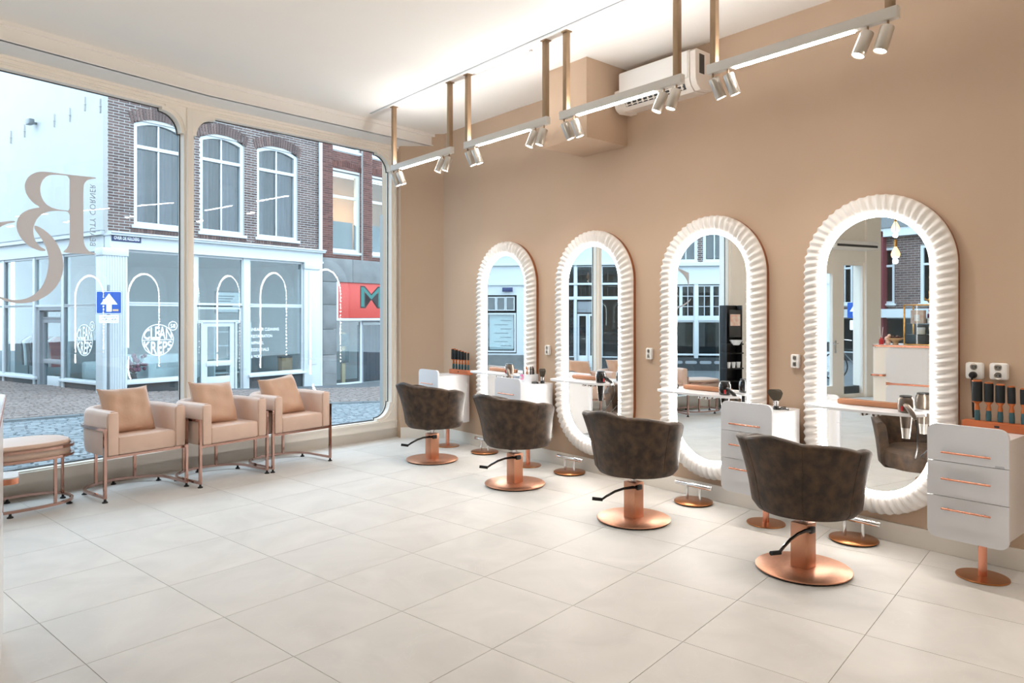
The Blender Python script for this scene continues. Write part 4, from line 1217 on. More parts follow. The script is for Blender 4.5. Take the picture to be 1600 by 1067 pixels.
def oval_logo(root, c, z, rx, rz, y):
    """round shop emblem: ring, bar and two words bent to fill the oval"""
    n = 40
    ring = MB().ring([(c + (rx - .05 * rx) * math.cos(2 * PI * k / n), z + (rz - .05 * rz) * math.sin(2 * PI * k / n)) for k in range(n)], [(c + rx * math.cos(2 * PI * k / n), z + rz * math.sin(2 * PI * k / n)) for k in range(n)], y - .002, y, 'y')
    ring.box(c - rx * .95, c + rx * .95, y - .002, y, z - .02 * rz, z + .02 * rz)
    part('emblem', ring, 'sign_white', root, label='white oval emblem on the shop glass')
    def up(u, w):
        t = 2 * u - 1; return u, .10 + w * .9 * math.sqrt(max(.02, 1 - (t * .88) ** 2)) - .02
    def dn(u, w):
        t = 2 * u - 1; h = .9 * math.sqrt(max(.02, 1 - (t * .88) ** 2)); return u, -.08 - h * (1 - w)
    flat_text('CLEAN', c - rx * .88, c + rx * .88, z, z + rz * .9, y - .001, 'sign_white', root, 'emblem_word', .02, warp=up)
    flat_text('KREPS', c - rx * .88, c + rx * .88, z, z + rz * .9, y - .001, 'sign_white', root, 'emblem_word', .02, warp=dn)
    cx, cz, r2 = c + rx * .95, z + rz * .88, .30
    part('emblem', MB().ring([(cx + r2 * rx * .85 * math.cos(2 * PI * k / 24), cz + r2 * rz * .85 * math.sin(2 * PI * k / 24)) for k in range(24)], [(cx + r2 * rx * math.cos(2 * PI * k / 24), cz + r2 * rz * math.sin(2 * PI * k / 24)) for k in range(24)], y - .002, y, 'y'), 'sign_white', root)
    flat_text('58', cx - r2 * rx * .55, cx + r2 * rx * .55, cz - r2 * rz * .42, cz + r2 * rz * .42, y - .001, 'sign_white', root, 'emblem_word', .01)

# ================================================================== CORNER SHOP ACROSS THE STREET
AFP = (3.24, 16.28); AFA = R(12)
shop = thing('corner_shop', 'corner house across the street with white shop front and brown brick upper floor', 'building', (AFP[0], AFP[1], 0), AFA)
W3 = [(.24, 1.33), (1.68, 2.78), (3.11, 4.27)]
zs_, ze_, sp_r, ri_ = 3.36, 5.5, 5.50, .14
holes = [(a, b, zs_, 5.58) for a, b in W3]
S0, S1 = -.27, 4.92
part('brick_backing', wall_with(MB(), S0, S1, 3.1, 9.0, holes, 0, .22), 'mortar', shop)
o = part('brickwork', brick_mb(S0, S1, 3.2, 8.4, [(a, b, zs_ - .02, sp_r + .1) for a, b in W3], 0), 'brick_brown', shop, label='brown brick courses with pale joints'); o['kind'] = 'stuff'
for a, b in W3:
    o = part('brick_arch', soldier(a, b, sp_r, ri_, 0), 'brick_brown', shop); o['kind'] = 'stuff'
    o = part('brick_apron', soldier(a, b, 3.195, 0, 0, .11, .062, 0, .014), 'brick_brown', shop); o['kind'] = 'stuff'
for i, (a, b) in enumerate(W3):
    sash(shop, a, b, zs_, sp_r, ri_, 5.04, .09, label=['left arched upstairs window of the corner house', 'middle arched upstairs window of the corner house', 'right arched upstairs window of the corner house'][i], curtains=[(a - .1, a + .36, 'curtain'), (b - .46, b + .1, 'curtain'), (a + .3, b - .4, 'curtain_dark')])
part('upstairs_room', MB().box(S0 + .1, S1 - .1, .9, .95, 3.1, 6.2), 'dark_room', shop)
# fascia and shop front
fa = MB(); fa.box(S0, S1 + .05, -.10, .15, 2.83, 3.12); fa.box(S0 - .02, S1 + .07, -.2, .15, 3.10, 3.15); fa.box(S0 - .02, S1 + .07, -.24, .0, 3.145, 3.175); fa.box(S0, S1 + .05, -.14, -.1, 2.83, 2.87)
part('fascia', fa, 'ext_paint', shop)
pf = MB(); pf.rbox(-.42, .05, -.14, .2, -.55, 2.84, .01)
for k in range(9): pf.tube([(-.385 + k * .05, -.142, -.15), (-.385 + k * .05, -.142, 2.72)], .014, 8)
pf.rbox(-.44, .07, -.17, .2, 2.68, 2.84, .01); pf.rbox(-.44, .07, -.17, .2, -.55, -.16, .01)
part('fluted_pilaster', pf, 'ext_paint', shop, label='white fluted corner pilaster')
pe = MB(); pe.rbox(4.40, 4.90, -.10, .2, -.6, 2.84, .01); pe.rbox(4.52, 4.78, -.12, -.09, .2, 2.6, .008); pe.rbox(4.38, 4.92, -.14, .2, 2.66, 2.84, .01)
part('end_pilaster', pe, 'ext_paint', shop)
glazed(shop, .05, 1.36, .08, 1.72, .0, .05, label='lower shop pane with white oval emblem')
glazed(shop, .05, 1.36, 1.70, 2.83, .0, .05)
part('shop_sill', MB().rbox(.03, 1.4, -.12, .05, .03, .09, .008), 'ext_paint', shop)
part('stall_riser', MB().box(.04, 1.55, -.03, .1, -.7, .035), 'dark_stone', shop)
part('door_post', MB().rbox(1.36, 1.58, -.06, .12, -.5, 2.84, .008), 'ext_paint', shop)
glazed(shop, 1.58, 2.74, 1.70, 2.83, .0, .05)
glazed(shop, 1.60, 2.72, 1.31, 1.66, .05, .05)
glazed(shop, 1.58, 1.76, -.3, 1.33, .05, .04); glazed(shop, 2.56, 2.74, -.3, 1.33, .05, .04)
dA = glazed(shop, 1.77, 2.55, -.32, 1.32, .08, .11, name='door', label='white glazed shop door')
part('mid_rail', MB().rbox(1.85, 2.47, .03, .12, .30, .42, .006), 'ext_paint', dA)
part('kick_panel', MB().rbox(1.87, 2.45, .05, .11, -.22, .06, .006), 'ext_paint', dA)
part('door_post', MB().rbox(2.72, 2.88, -.06, .12, -.5, 2.84, .008), 'ext_paint', shop)
glazed(shop, 2.87, 4.41, .04, 1.72, .0, .05, label='lower shop pane with white lettering'); glazed(shop, 2.87, 4.41, 1.70, 2.83, .0, .05)
part('shop_sill', MB().rbox(2.85, 4.45, -.12, .05, -.01, .05, .008), 'ext_paint', shop)
part('stall_riser', MB().box(2.88, 4.42, -.03, .1, -.8, .0), 'dark_stone', shop)
oval_logo(shop, .74, .94, .34, .34, -.006)
for k, s in enumerate(['SNEAKER CLEANING', 'RESTAURATION', 'APPAREL', 'ESSENTIALS', '& MORE']):
    zt = 1.17 - .163 * k
    flat_text(s, 2.95, 2.95 + .048 * len(s), zt - .075, zt, -.008, 'sign_white', shop, 'lettering', .0)
ss = part('street_name_plate', MB().rbox(-.24, .34, -.118, -.1, 2.985, 3.125, .004), 'sign_navy', shop, label='navy street name plate with white letters')
flat_text('OVER DE KELDERS', -.20, .30, 3.02, 3.09, -.121, 'sign_white', ss, 'lettering', .012)
# side wall along the side street
SA = math.atan2(-.956, .293) - AFA
c_, s_ = math.cos(-AFA), math.sin(-AFA)
dx, dy = 1.56 - AFP[0], 21.15 - AFP[1]
SL_ = (dx * c_ - dy * s_, dx * s_ + dy * c_)
SM = Matrix.Translation((SL_[0], SL_[1], 0)) @ Matrix.Rotation(SA, 4, 'Z')
def sp(name, mb, m, label=None, parent=None): return part(name, mb.xf(SM), m, parent or shop, label=label)
E1 = 4.93
sp('side_wall', MB().box(-6, E1, 0, .22, 3.1, 9.0), 'ext_white', 'white plastered side wall')
fs_ = MB(); fs_.box(-6, E1 + .02, -.08, .15, 2.80, 3.14); fs_.box(-6, E1 + .06, -.16, .15, 3.12, 3.2)
sp('side_fascia', fs_, 'ext_paint')
sp('lead_strip', MB().box(-6, E1 + .06, -.17, .0, 3.2, 3.215), 'ext_grey_paint')
def sglazed(a, b, z0, z1, y=0.0, fw=.05, m='ext_paint', label=None, name='shop_window'):
    w = part(name, fill_mb([rect(a, b, z0, z1), rect(a + fw, b - fw, z0 + fw, z1 - fw)], .035).xf(SM @ Matrix.Translation((0, y, 0))), m, shop, label=label)
    part('pane', MB().box(a + fw * .9, b - fw * .9, y - .002, y + .002, z0 + fw * .9, z1 - fw * .9).xf(SM), 'shop_glass', w)
    return w
for (a, b) in ((-4.4, -2.9), (-2.9, -1.33), (-1.3, .28), (.28, 1.84), (1.84, 3.17), (3.17, 4.62)):
    sglazed(a, b, 1.66, 2.80)
    if a != 1.84: sglazed(a, b, .05, 1.70)
for s in (-2.9, -1.32, .28, 1.84, 3.17): sp('post', MB().rbox(s - .05, s + .05, -.05, .1, -.3, 2.82, .006), 'ext_paint')
sp('shop_sill', MB().rbox(-6, 1.98, -.1, .05, .0, .06, .006), 'ext_paint'); sp('shop_sill', MB().rbox(3.1, 4.7, -.1, .05, .02, .08, .006), 'ext_paint')
sp('stall_riser', MB().box(-6, 2.0, -.02, .1, -.5, .01), 'dark_stone'); sp('stall_riser', MB().box(3.1, 4.7, -.02, .1, -.5, .03), 'dark_stone')
sp('door_surround', MB().box(1.95, 2.08, -.03, .12, -.4, 1.68).box(3.05, 3.14, -.03, .12, -.4, 1.68).box(1.95, 3.14, -.03, .12, 1.58, 1.68), 'ext_grey_paint')
dS = sglazed(2.08, 3.05, -.25, 1.40, .06, .1, 'ext_grey_paint', 'grey glazed side door', 'door')
part('mid_rail', MB().rbox(2.15, 2.98, .02, .1, .38, .48, .005).xf(SM), 'ext_grey_paint', dS)
part('kick_panel', MB().rbox(2.3, 2.85, .03, .08, -.18, .1, .005).xf(SM), 'ext_paint', dS)
sglazed(2.08, 3.05, 1.38, 1.60, .06, .05, 'ext_grey_paint')
lg = part('emblem_holder', MB().box(4.0, 4.08, -.0035, -.0028, .9, .98), 'sign_white', shop)
lg.matrix_local = SM
oval_logo(lg, 4.03, .94, .34, .34, -.006)
for (s, z) in ((.61, 5.75), (1.31, 5.80), (2.73, 5.83), (3.42, 5.85), (4.06, 5.98), (4.68, 5.84)):
    an = MB().rbox(s - .012, s + .012, -.03, 0, z - .16, z + .14, .003).rbox(s - .03, s + .03, -.035, -.0, z - .03, z - .005, .003)
    sp('wall_anchor', an, 'mortar')
fl_l = sp('flood_light', MB().rbox(1.78, 1.98, -.2, -.08, 5.82, 5.95, .02).rbox(1.85, 1.9, -.1, 0, 5.85, 5.9, .005), 'pole_grey')
# inside the shop
PR = [(.1, .3), (4.8, .3), (4.9, 3.6), (1.2, 5.6), ]
back = [(4.85, .25), (4.85, 3.4), (2.0, 5.9), (SL_[0] + .4, SL_[1] + .3)]
rm = MB()
for a, b in zip(back, back[1:]):
    rm.add([(a[0], a[1], -.5), (b[0], b[1], -.5), (b[0], b[1], 3.0), (a[0], a[1], 3.0)], [(0, 1, 2, 3)])
part('shop_back_wall', rm, 'shop_inside', shop)
pgon = [(.0, .1), (4.85, .1), (4.85, 3.4), (2.0, 5.9), (SL_[0] + .3, SL_[1] + .2)]
part('shop_floor', MB().prism(pgon, -.4, -.1), 'shop_floor', shop)
part('shop_ceiling', MB().prism(pgon, 2.84, 2.95), 'shop_inside', shop)
part('roof_block', MB().prism([(S0 + .05, .2), (S1, .2), (S1, 6), (2, 8), (SL_[0] + .3, SL_[1] + .2)], 6.3, 9.0), 'ext_white', shop)
mb_ = part('menu_board', MB().rbox(2.33, 3.1, .5, .54, 1.52, 2.05, .006), 'dark_stone', shop, label='hanging price board inside the shop')
part('board_face', MB().box(2.36, 3.07, .494, .5, 1.55, 2.02), 'shop_inside', mb_)
for k in range(6): part('board_line', MB().box(2.40, 2.72 + .05 * (k % 3), .491, .494, 1.62 + .06 * k, 1.64 + .06 * k), 'dark_room', mb_)
part('pendant', MB().tube([(3.88, .8, 2.84), (3.88, .8, 2.6)], .008, 6).lathe([(.02, 0), (.05, .06), (.02, .12)], 12, (3.88, .8, 2.5)).xf(SM), 'black_plastic', shop)

def aw(s, y): return (AFP[0] + s * math.cos(AFA) - y * math.sin(AFA), AFP[1] + s * math.sin(AFA) + y * math.cos(AFA))
def sw(s, y):
    p = SM @ Vector((s, y, 0)); return aw(p.x, p.y)
sw_a = SA + AFA
def sofa(name, loc, rz, label, w=1.3):
    t = thing(name, label, 'sofa', (*loc, -.1), rz, 'white sofas inside the corner shop')
    part('seat', MB().rbox(-w / 2, w / 2, -.3, .35, .12, .40, .05), 'sofa_white', t); part('backrest', MB().rbox(-w / 2, w / 2, .22, .4, .3, .68, .06), 'sofa_white', t)
    for s in (-1, 1): part('armrest', MB().rbox(s * w / 2 - .1, s * w / 2 + .1, -.3, .38, .12, .52, .05), 'sofa_white', t)
    for s in (-1, 1): part('foot', MB().lathe([(.02, 0), (.025, .13)], 10, (s * w * .4, -.2, 0)), 'dark_stone', t)
sofa('sofa', sw(3.6, .72), sw_a, 'white sofa behind the side pane of the corner shop', 1.0)
sofa('sofa', aw(1.32, .7), AFA, 'white sofa behind the front pane of the corner shop', 1.0)
vs_ = thing('flower_vase', 'vase of dried pink flowers in the corner shop window', 'flowers', (*aw(.42, .42), .02), 0)
part('vase', MB().lathe([(.07, -.12), (.09, .0), (.06, .16), (.07, .2)], 16), 'dark_stone', vs_)
rr_ = random.Random(5); fm = MB(); stm = MB()
for k in range(34):
    a = rr_.uniform(0, 2 * PI); q = rr_.uniform(.02, .26); z = rr_.uniform(.28, .58)
    fm.ball((q * math.cos(a), q * math.sin(a) * .7, z), rr_.uniform(.03, .055), 7, 5); stm.tube([(0, 0, .18), (q * .5 * math.cos(a), q * .35 * math.sin(a), .3), (q * math.cos(a), q * .7 * math.sin(a), z)], .004, 4)
part('blossoms', fm, 'flower', vs_)['kind'] = 'stuff'
part('stems', stm, 'tree_bark', vs_)['kind'] = 'stuff'
pc = thing('cardboard_parcel', 'small tan parcel behind the right pane of the corner shop', 'box', (*aw(4.1, .3), .05), AFA)
part('carton', MB().rbox(-.15, .15, -.1, .1, 0, .36, .005), 'parcel', pc); part('lid', MB().rbox(-.155, .155, -.105, .105, .34, .39, .004), 'dark_stone', pc)
sh = thing('shelf_unit', 'white shelf unit inside the corner shop behind the lettered pane', 'shelf', (*aw(3.35, 1.6), -.1), AFA)
for s in (-.5, .0, .5): part('upright', MB().box(s - .02, s + .02, -.15, .15, 0, 1.4), 'sofa_white', sh)
for z in (.1, .45, .8, 1.15, 1.38): part('shelf_board', MB().box(-.5, .5, -.15, .15, z - .015, z + .015), 'sofa_white', sh)
rk = thing('clothes_rack', 'black clothes rail inside the corner shop side window', 'rack', (*sw(.9, .6), -.1), sw_a)
part('rail', MB().tube([(-.85, 0, 1.06), (.85, 0, 1.06)], .015, 8), 'black_plastic', rk)
for s in (-.85, .85): part('upright', MB().tube([(s, 0, 0), (s, 0, 1.06)], .015, 8), 'black_plastic', rk)
GC = [('black', 'black_plastic'), ('white', 'sign_white'), ('grey', 'concrete'), ('dark', 'dark_stone'), ('black', 'black_plastic'), ('pale', 'shop_inside'), ('charcoal', 'dark_room'), ('white', 'sign_white'), ('red', 'sign_red'), ('dark', 'dark_stone'), ('white', 'sign_white'), ('red', 'sign_red')]
GO = ['first', 'second', 'third', 'fourth', 'fifth', 'sixth', 'seventh', 'eighth', 'ninth', 'tenth', 'eleventh', 'twelfth']
for k, (cn, mm) in enumerate(GC):
    x = -.75 + k * .135
    p = sw(.9 + x, .6)
    g = thing('hanging_garment', '%s garment hanging %s from the left on the clothes rail' % (cn, GO[k]), 'garment', (*p, .96), sw_a + R(78 + 6 * math.sin(k * 2.3)), 'garments on the clothes rail')
    part('cloth', MB().prism([(-.22, -.12), (-.06, -.0), (.06, -.0), (.22, -.12), (.19, -.3), (.17, -.72), (-.17, -.72), (-.19, -.3)], -.035, .035, 'y'), mm, g)
    part('hanger', MB().tube([(0, 0, -.02), (0, 0, .04), (.02, 0, .055), (.03, 0, .03)], .004, 5), 'chrome', g)

# ================================================================== NEIGHBOUR HOUSE WITH RED SIGN
hb = thing('brick_house', 'dark red brick house with red shop sign next to the corner house', 'building', (AFP[0], AFP[1], 0), AFA)
B0 = 4.97; B1 = 12.0
bw = [(5.34, 6.33, 3.2, 5.38), (6.72, 7.72, 3.2, 5.38), (8.1, 9.1, 3.2, 5.38), (5.34, 6.33, 5.98, 7.9), (6.72, 7.72, 5.98, 7.9), (8.1, 9.1, 5.98, 7.9)]
part('brick_backing', wall_with(MB(), B0, B1, 2.9, 9.0, bw, .04, .3), 'mortar', hb)
o = part('brickwork', brick_mb(B0, 9.3, 3.0, 8.6, [(h[0], h[1], h[2] - .03, h[3] + .02) for h in bw], .04, j=.006), 'brick_red', hb, label='dark red brick courses'); o['kind'] = 'stuff'
for a, b in ((B0, 5.33), (6.37, 6.70), (7.75, 8.07)):
    part('brick_pier', MB().box(a, b, -.05, .04, 3.0, 9.0), 'mortar', hb)
    o = part('pier_bricks', brick_mb(a, b, 3.0, 8.6, [], -.05, j=.006), 'brick_red', hb); o['kind'] = 'stuff'
for i, h in enumerate(bw):
    w = sash(hb, h[0], h[1], h[2], h[3] - .02, .0, 4.70 if i < 3 else 7.2, .14, mull=False, label=None)
    if i < 3:
        part('room_wall', MB().box(h[0] - .3, h[1] + .3, 1.6, 1.65, 3.0, 5.6), 'parcel', w)
        part('blind', MB().box(h[0] + .08, h[1] - .08, .26, .275, h[2] + .05, h[2] + .85), 'concrete', w)
        o = part('brick_arch', soldier(h[0], h[1], 5.42, .10, .04, .14, .06, .1, .02), 'brick_red', hb); o['kind'] = 'stuff'
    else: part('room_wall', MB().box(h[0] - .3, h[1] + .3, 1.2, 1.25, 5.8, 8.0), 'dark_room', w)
    # roof of rooms
for k in range(3):
    p = MB().ball((5.65 + .1 * k, .9, 4.25 + .07 * (k % 2)), .045, 10, 6)
    part('room_lamp', p, 'bulb_glow', hb)
    ll = bpy.data.lights.new('room_glow', 'POINT'); ll.energy = 70; ll.color = (1, .7, .45); ll.shadow_soft_size = .002
    lo = bpy.data.objects.new('room_glow', ll); COL.objects.link(lo); lo.parent = hb; lo.location = (5.65 + .1 * k + 1.2 * (k == 2), .85, 4.4)
part('drain_pipe', MB().tube([(4.93, -.06, -.4), (4.93, -.06, 9.0)], .05, 12), 'ext_paint', hb, label='white drain pipe between the two houses')
part('parapet', MB().box(B0, B1, .05, 6, 8.6, 9.0), 'mortar', hb)
for k, (z0, z1) in enumerate(((-.8, .42), (.43, 1.10), (1.11, 1.75), (1.76, 2.36))):
    part('concrete_slab', MB().rbox(4.99, 5.44, -.08, .2, z0, z1, .006), 'concrete', hb)
for k in range(5): part('concrete_slab', MB().rbox(4.99 + k * 1.0, 5.98 + k * 1.0, -.08, .2, 2.37, 3.0, .006), 'concrete', hb)
sg = part('shop_sign', MB().rbox(5.5, 9.0, -.04, .06, 1.40, 2.40, .008), 'sign_red', hb, label='red shop sign with green lettering')
flat_text('Ma', 6.28, 7.62, 1.70, 2.30, -.046, 'sign_outline', sg, 'letter_outline', .03)
flat_text('Ma', 6.30, 7.60, 1.715, 2.285, -.052, 'sign_teal', sg, 'lettering', .0)
part('sign_frame', fill_mb([rect(5.44, 9.06, 1.33, 2.44), rect(5.5, 9.0, 1.39, 2.39)], .03).xf(Matrix.Translation((0, -.04, 0))), 'ext_paint', sg)
glazed(hb, 5.46, 6.42, -.42, 1.34, .1, .05, m='ext_paint', name='shop_window'); dB = glazed(hb, 6.42, 7.6, -.48, 1.34, .12, .07, m='ext_grey_paint', name='door'); glazed(hb, 7.6, 9.0, -.42, 1.34, .1, .05)
part('shop_back_wall', MB().box(5.0, 9.2, 1.3, 1.35, -.6, 3.0), 'shop_inside', hb)
cm = MB(); rows = []
for zz in (-.4, 1.2): rows.append([(6.5 + 1.0 * k / 40, .35 + .03 * math.sin(k * 1.2), zz) for k in range(41)])
part('door_curtain', cm.grid(rows), 'curtain', hb)
part('poster_pole', MB().rbox(5.92, 6.04, .3, .36, -.5, 1.0, .01), 'light_wood', hb)
for k, z in enumerate((.16, .62)): part('poster', MB().rbox(5.84, 6.12, .26, .28, z, z + .34, .004), 'concrete', hb)

# ================================================================== STREET SIGN
sgp = thing('street_sign', 'blue one-way sign with white arrow on a pole in front of the corner shop', 'road sign', (2.85, 15.43, gz(2.85)), R(-2))
part('pole', MB().lathe([(.028, 0), (.028, 2.2), (.02, 2.22)], 14, (0, .03, 0)), 'pole_grey', sgp)
pb = part('sign_plate', MB().prism(rrect(-.225, .225, 1.65, 2.10, .03), -.012, 0, 'y'), 'sign_blue', sgp, label='blue square plate')
part('plate_border', MB().ring(rrect(-.21, .21, 1.665, 2.085, .022), rrect(-.218, .218, 1.657, 2.093, .026), -.0145, -.012, 'y'), 'sign_white', pb)
part('arrow', MB().prism([(-.045, 1.70), (.045, 1.70), (.045, 1.84), (.145, 1.84), (0, 2.05), (-.145, 1.84), (-.045, 1.84)], -.0155, -.012, 'y'), 'sign_white', pb)
part('sticker', MB().box(.06, .16, -.0165, -.0155, 1.71, 1.745).xf(Matrix.Identity(4)), 'light_wood', pb)
pb2 = part('sub_plate', MB().prism(rrect(-.165, .165, 1.48, 1.63, .02), -.012, 0, 'y'), 'sign_white', sgp, label='small white supplementary plate')
flat_text('uitgezonderd', -.14, .14, 1.588, 1.615, -.0135, 'sign_outline', pb2, 'lettering', .01)
for cx in (-.075, .08):
    bk = MB()
    for q in (-.042, .042): bk.tube([(cx + q + .026 * math.cos(2 * PI * k / 14), -.013, 1.525 + .026 * math.sin(2 * PI * k / 14)) for k in range(14)], .003, 5, closed=True)
    bk.tube([(cx - .042, -.013, 1.525), (cx - .015, -.013, 1.56), (cx + .03, -.013, 1.56), (cx + .042, -.013, 1.525)], .003, 5).tube([(cx - .015, -.013, 1.56), (cx, -.013, 1.525), (cx + .03, -.013, 1.56)], .003, 5)
    part('bicycle_mark', bk, 'sign_outline', pb2)

# white plastered pier of our own building, outside the right end of the window
struct('wall_outer_pier', MB().box(2.52, 2.9, .2, .45, -.6, 2.72).box(2.56, 2.9, .2, .42, 2.72, 3.6), 'ext_white', (M0.x, M0.y, 0), AR_, label='white rough plaster pier outside the window')

# ================================================================== HOUSES ON THE LEFT, SEEN ONLY IN THE MIRRORS
lc = thing('side_street_house', 'long white and brick house seen in the three far mirrors', 'building', (-9.58, 11.13, 0), R(45.6))
part('lower_wall', wall_with(MB(), -1.5, 12, -.4, 3.05, [(1.5, 3.3, .2, 2.4), (4.6, 6.9, -.2, 3.0), (7.74, 8.7, .3, 2.1)], 0, .25), 'ext_paint', lc)
wu = [(.3, .95, 3.0, 5.2), (1.55, 2.22, 3.0, 5.2), (2.38, 3.05, 3.02, 5.2)]
part('brick_backing', wall_with(MB(), -1.5, 4.2, 3.05, 7.5, wu, 0, .25), 'mortar', lc)
o = part('brickwork', brick_mb(-1.5, 4.2, 3.06, 6.6, [(h[0], h[1], h[2] - .05, h[3]) for h in wu], 0), 'brick_brown', lc); o['kind'] = 'stuff'
for h in wu: sash(lc, h[0], h[1], 3.06, 5.18, .0, 4.5, .06)
part('upper_plaster', MB().box(4.2, 12, 0, .25, 3.05, 7.5), 'ext_white', lc)
part('cornice', MB().box(-1.5, 4.2, -.1, .1, 2.95, 3.05).box(-1.5, 12, -.05, .05, 2.40, 2.46).box(4.2, 12, -.08, .1, 3.0, 3.08), 'ext_paint', lc)
for a, b in ((1.5, 2.42), (2.42, 3.3)):
    glazed(lc, a + .03, b - .03, .28, 1.32, .05, .05)
    for p, q in ((a + .03, (a + b) / 2), ((a + b) / 2, b - .03)):
        w = glazed(lc, p, q, 1.42, 2.38, .05, .045)
        part('muntin', MB().box((p + q) / 2 - .01, (p + q) / 2 + .01, .03, .06, 1.45, 2.35).box(p + .04, q - .04, .03, .06, 1.73, 1.75).box(p + .04, q - .04, .03, .06, 2.04, 2.06), 'ext_paint', w)
part('post', MB().rbox(2.36, 2.48, -.04, .1, .2, 2.42, .006).rbox(1.44, 1.56, -.04, .1, .2, 2.42, .006), 'ext_paint', lc)
part('rail', MB().box(1.5, 3.3, -.02, .1, 1.32, 1.42), 'ext_paint', lc)
part('dark_plinth', MB().box(1.4, 3.4, -.03, .05, -.4, .22), 'dark_stone', lc)
for k in range(4): part('cellar_vent', MB().prism(rrect(1.56 + k * .42, 1.9 + k * .42, .03, .12, .04), -.04, -.03, 'y'), 'ext_grey_paint', lc)
# glazed entrance with tiled fanlights
for a, b in ((4.62, 5.18), (5.24, 5.94), (6.0, 6.86)):
    w = glazed(lc, a, b, 2.02, 2.98, .05, .03, glass='shop_glass')
    part('leading', MB().box(a, b, .03, .045, 2.28, 2.29).box(a, b, .03, .045, 2.5, 2.51).box(a, b, .03, .045, 2.72, 2.73).xf(Matrix.Identity(4)), 'dark_stone', w)
    nn = int((b - a) / .14)
    lm = MB()
    for k in range(1, nn): lm.box(a + (b - a) * k / nn - .006, a + (b - a) * k / nn + .006, .03, .045, 2.04, 2.96)
    part('leading', lm, 'dark_stone', w)
glazed(lc, 4.62, 5.18, .2, 1.98, .05, .03); glazed(lc, 6.0, 6.86, .2, 1.98, .05, .03)
part('post', MB().rbox(5.17, 5.25, -.03, .1, -.3, 3.0, .005).rbox(5.93, 6.01, -.03, .1, -.3, 3.0, .005).rbox(4.55, 4.63, -.03, .1, -.3, 3.0, .005).rbox(6.85, 6.95, -.03, .1, -.3, 3.0, .005).rbox(4.6, 6.9, -.03, .1, 1.95, 2.03, .005), 'ext_paint', lc)
part('transom_board', MB().rbox(5.26, 5.92, .05, .09, 1.56, 1.90, .004), 'ext_grey_paint', lc)
for a, b in ((5.26, 5.585), (5.595, 5.92)):
    d = glazed(lc, a, b, -.2, 1.52, .1, .06, name='door'); part('kick_panel', MB().rbox(a + .05, b - .05, .06, .12, -.12, .25, .004), 'ext_paint', d)
part('stall_riser', MB().box(4.6, 5.18, .0, .1, -.4, .2).box(6.0, 6.9, .0, .1, -.4, .2), 'dark_stone', lc)
# white gable with poster window
glazed(lc, 7.76, 8.68, .34, 1.55, .03, .05)
for k in range(3): glazed(lc, 7.8 + .29 * k, 8.08 + .29 * k, 1.62, 2.05, .03, .03)
pw = part('price_poster', MB().box(7.85, 8.6, .1, .11, .42, 1.5), 'shop_inside', lc)
for k in range(7): part('poster_line', MB().box(7.92 + .1 * (k % 2), 8.25 + .2 * ((k * 3) % 2), .096, .1, .52 + .13 * k, .55 + .13 * k), 'concrete', pw)
part('grey_plinth', MB().box(7.1, 12, -.03, .05, -.5, .26), 'concrete', lc)
part('street_name_plate', MB().rbox(7.85, 8.17, -.1, -.08, 2.2, 2.33, .003), 'sign_navy', lc)
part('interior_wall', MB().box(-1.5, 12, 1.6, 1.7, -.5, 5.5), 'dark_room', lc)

ld = thing('far_brick_row', 'row of brick houses down the street, seen in the nearest mirror', 'building', (-16, 1.0, 0), R(90))
hD = []
for k in range(10): hD.append((1.0 + k * 1.45, 1.62 + k * 1.45, 1.85, 3.85))
part('brick_wall', wall_with(MB(), -2, 17, 1.6, 4.4, hD, 0, .25), 'mortar', ld)
o = part('brickwork', brick_mb(-2, 17, 1.62, 4.2, [(h[0], h[1], h[2] - .05, h[3]) for h in hD], 0, .24, .08, .012), 'brick_brown', ld); o['kind'] = 'stuff'
for h in hD: sash(ld, h[0], h[1], 1.88, 3.83, 0, 3.2, .06)
part('cornice', MB().box(-2, 17, -.25, .2, 4.2, 4.5).box(-2, 17, -.3, .1, 1.4, 1.7), 'ext_paint', ld)
part('roof', MB().prism([(-.3, 4.5), (3.0, 6.2), (3.0, 4.5)], -2, 17, 'x').xf(Matrix.Identity(4)), 'dark_stone', ld)
part('brick_pier', MB().box(9.98, 10.22, -.25, .1, -.3, 4.4), 'maroon', ld)
for k in range(9): glazed(ld, -1.8 + k * 2.0, .1 + k * 2.0, .1, 1.42, .05, .06)
part('stall_riser', MB().box(-2, 17, -.02, .2, -.5, .12), 'dark_stone', ld)
part('interior_wall', MB().box(-2, 17, 1.2, 1.3, -.5, 4.4), 'dark_room', ld)
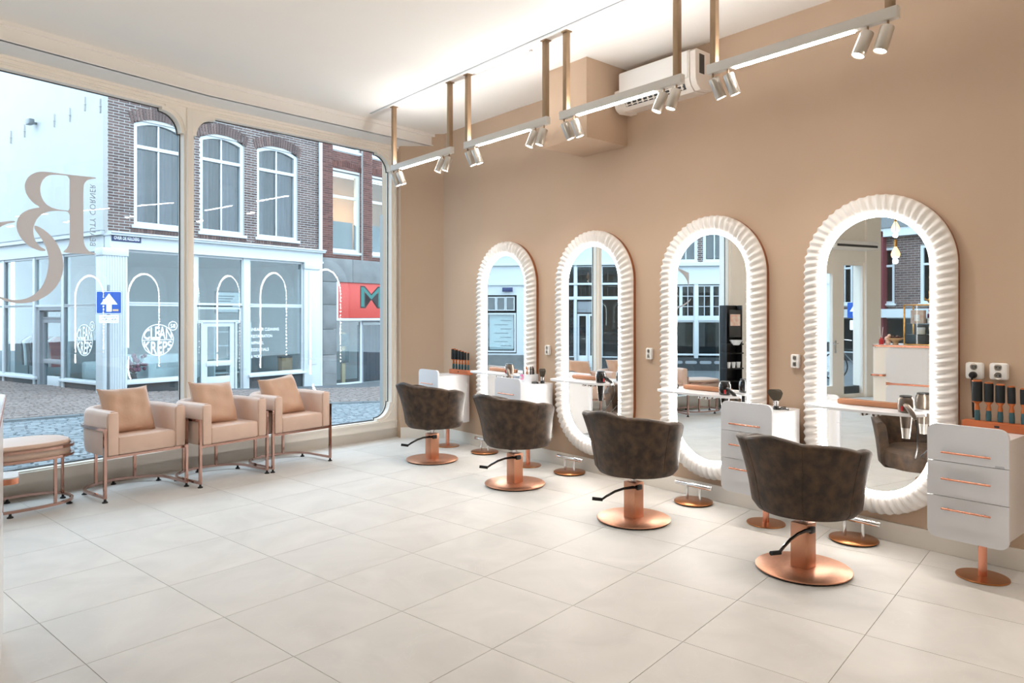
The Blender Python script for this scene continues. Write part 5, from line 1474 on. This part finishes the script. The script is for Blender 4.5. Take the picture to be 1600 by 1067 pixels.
s2 = thing('one_way_sign', 'second blue one-way sign, seen through the door in the nearest mirror', 'road sign', (-9.6, 9.0, gz(-9)), R(60))
part('pole', MB().lathe([(.028, 0), (.028, 2.25)], 12, (0, .03, 0)), 'pole_grey', s2)
q = part('sign_plate', MB().prism(rrect(-.17, .17, 1.56, 1.98, .03), -.012, 0, 'y'), 'sign_blue', s2)
part('arrow', MB().prism([(-.035, 1.60), (.035, 1.60), (.035, 1.74), (.11, 1.74), (0, 1.93), (-.11, 1.74), (-.035, 1.74)], -.015, -.012, 'y'), 'sign_white', q)
part('sub_plate', MB().prism(rrect(-.11, .11, 1.24, 1.5, .02), -.012, 0, 'y'), 'sign_white', s2)
bi = thing('bicycle', 'grey parked bicycle outside the street door, seen in the nearest mirror', 'bicycle', (-8.4, 8.4, gz(-9)), R(40))
for x in (-.52, .52):
    wl = part('wheel', MB().tube([(x + .33 * math.cos(2 * PI * k / 28), 0, .34 + .33 * math.sin(2 * PI * k / 28)) for k in range(28)], .018, 8, closed=True), 'rubber', bi)
    spk = MB()
    for k in range(12): spk.tube([(x, 0, .34), (x + .32 * math.cos(2 * PI * k / 12), 0, .34 + .32 * math.sin(2 * PI * k / 12))], .002, 4)
    part('spokes', spk, 'chrome', wl)
part('frame', MB().tube([(-.52, 0, .34), (-.05, 0, .32), (.38, 0, .78), (-.18, 0, .74), (-.52, 0, .34)], .016, 8).tube([(-.05, 0, .32), (-.2, 0, .86)], .016, 8).tube([(.52, 0, .34), (.36, 0, .92)], .015, 8), 'pole_grey', bi)
part('saddle', MB().rbox(-.32, -.08, -.07, .07, .86, .92, .03), 'black_plastic', bi)
part('handlebar', MB().tube([(.2, -.26, 1.0), (.34, -.18, 1.02), (.36, 0, .98), (.34, .18, 1.02), (.2, .26, 1.0)], .013, 8), 'chrome', bi)
part('crate', MB().ring(rrect(.42, .72, -.2, .2, .02), rrect(.40, .74, -.22, .22, .03), .72, .95, 'z').box(.41, .73, -.21, .21, .72, .735), 'ac_dark', bi)
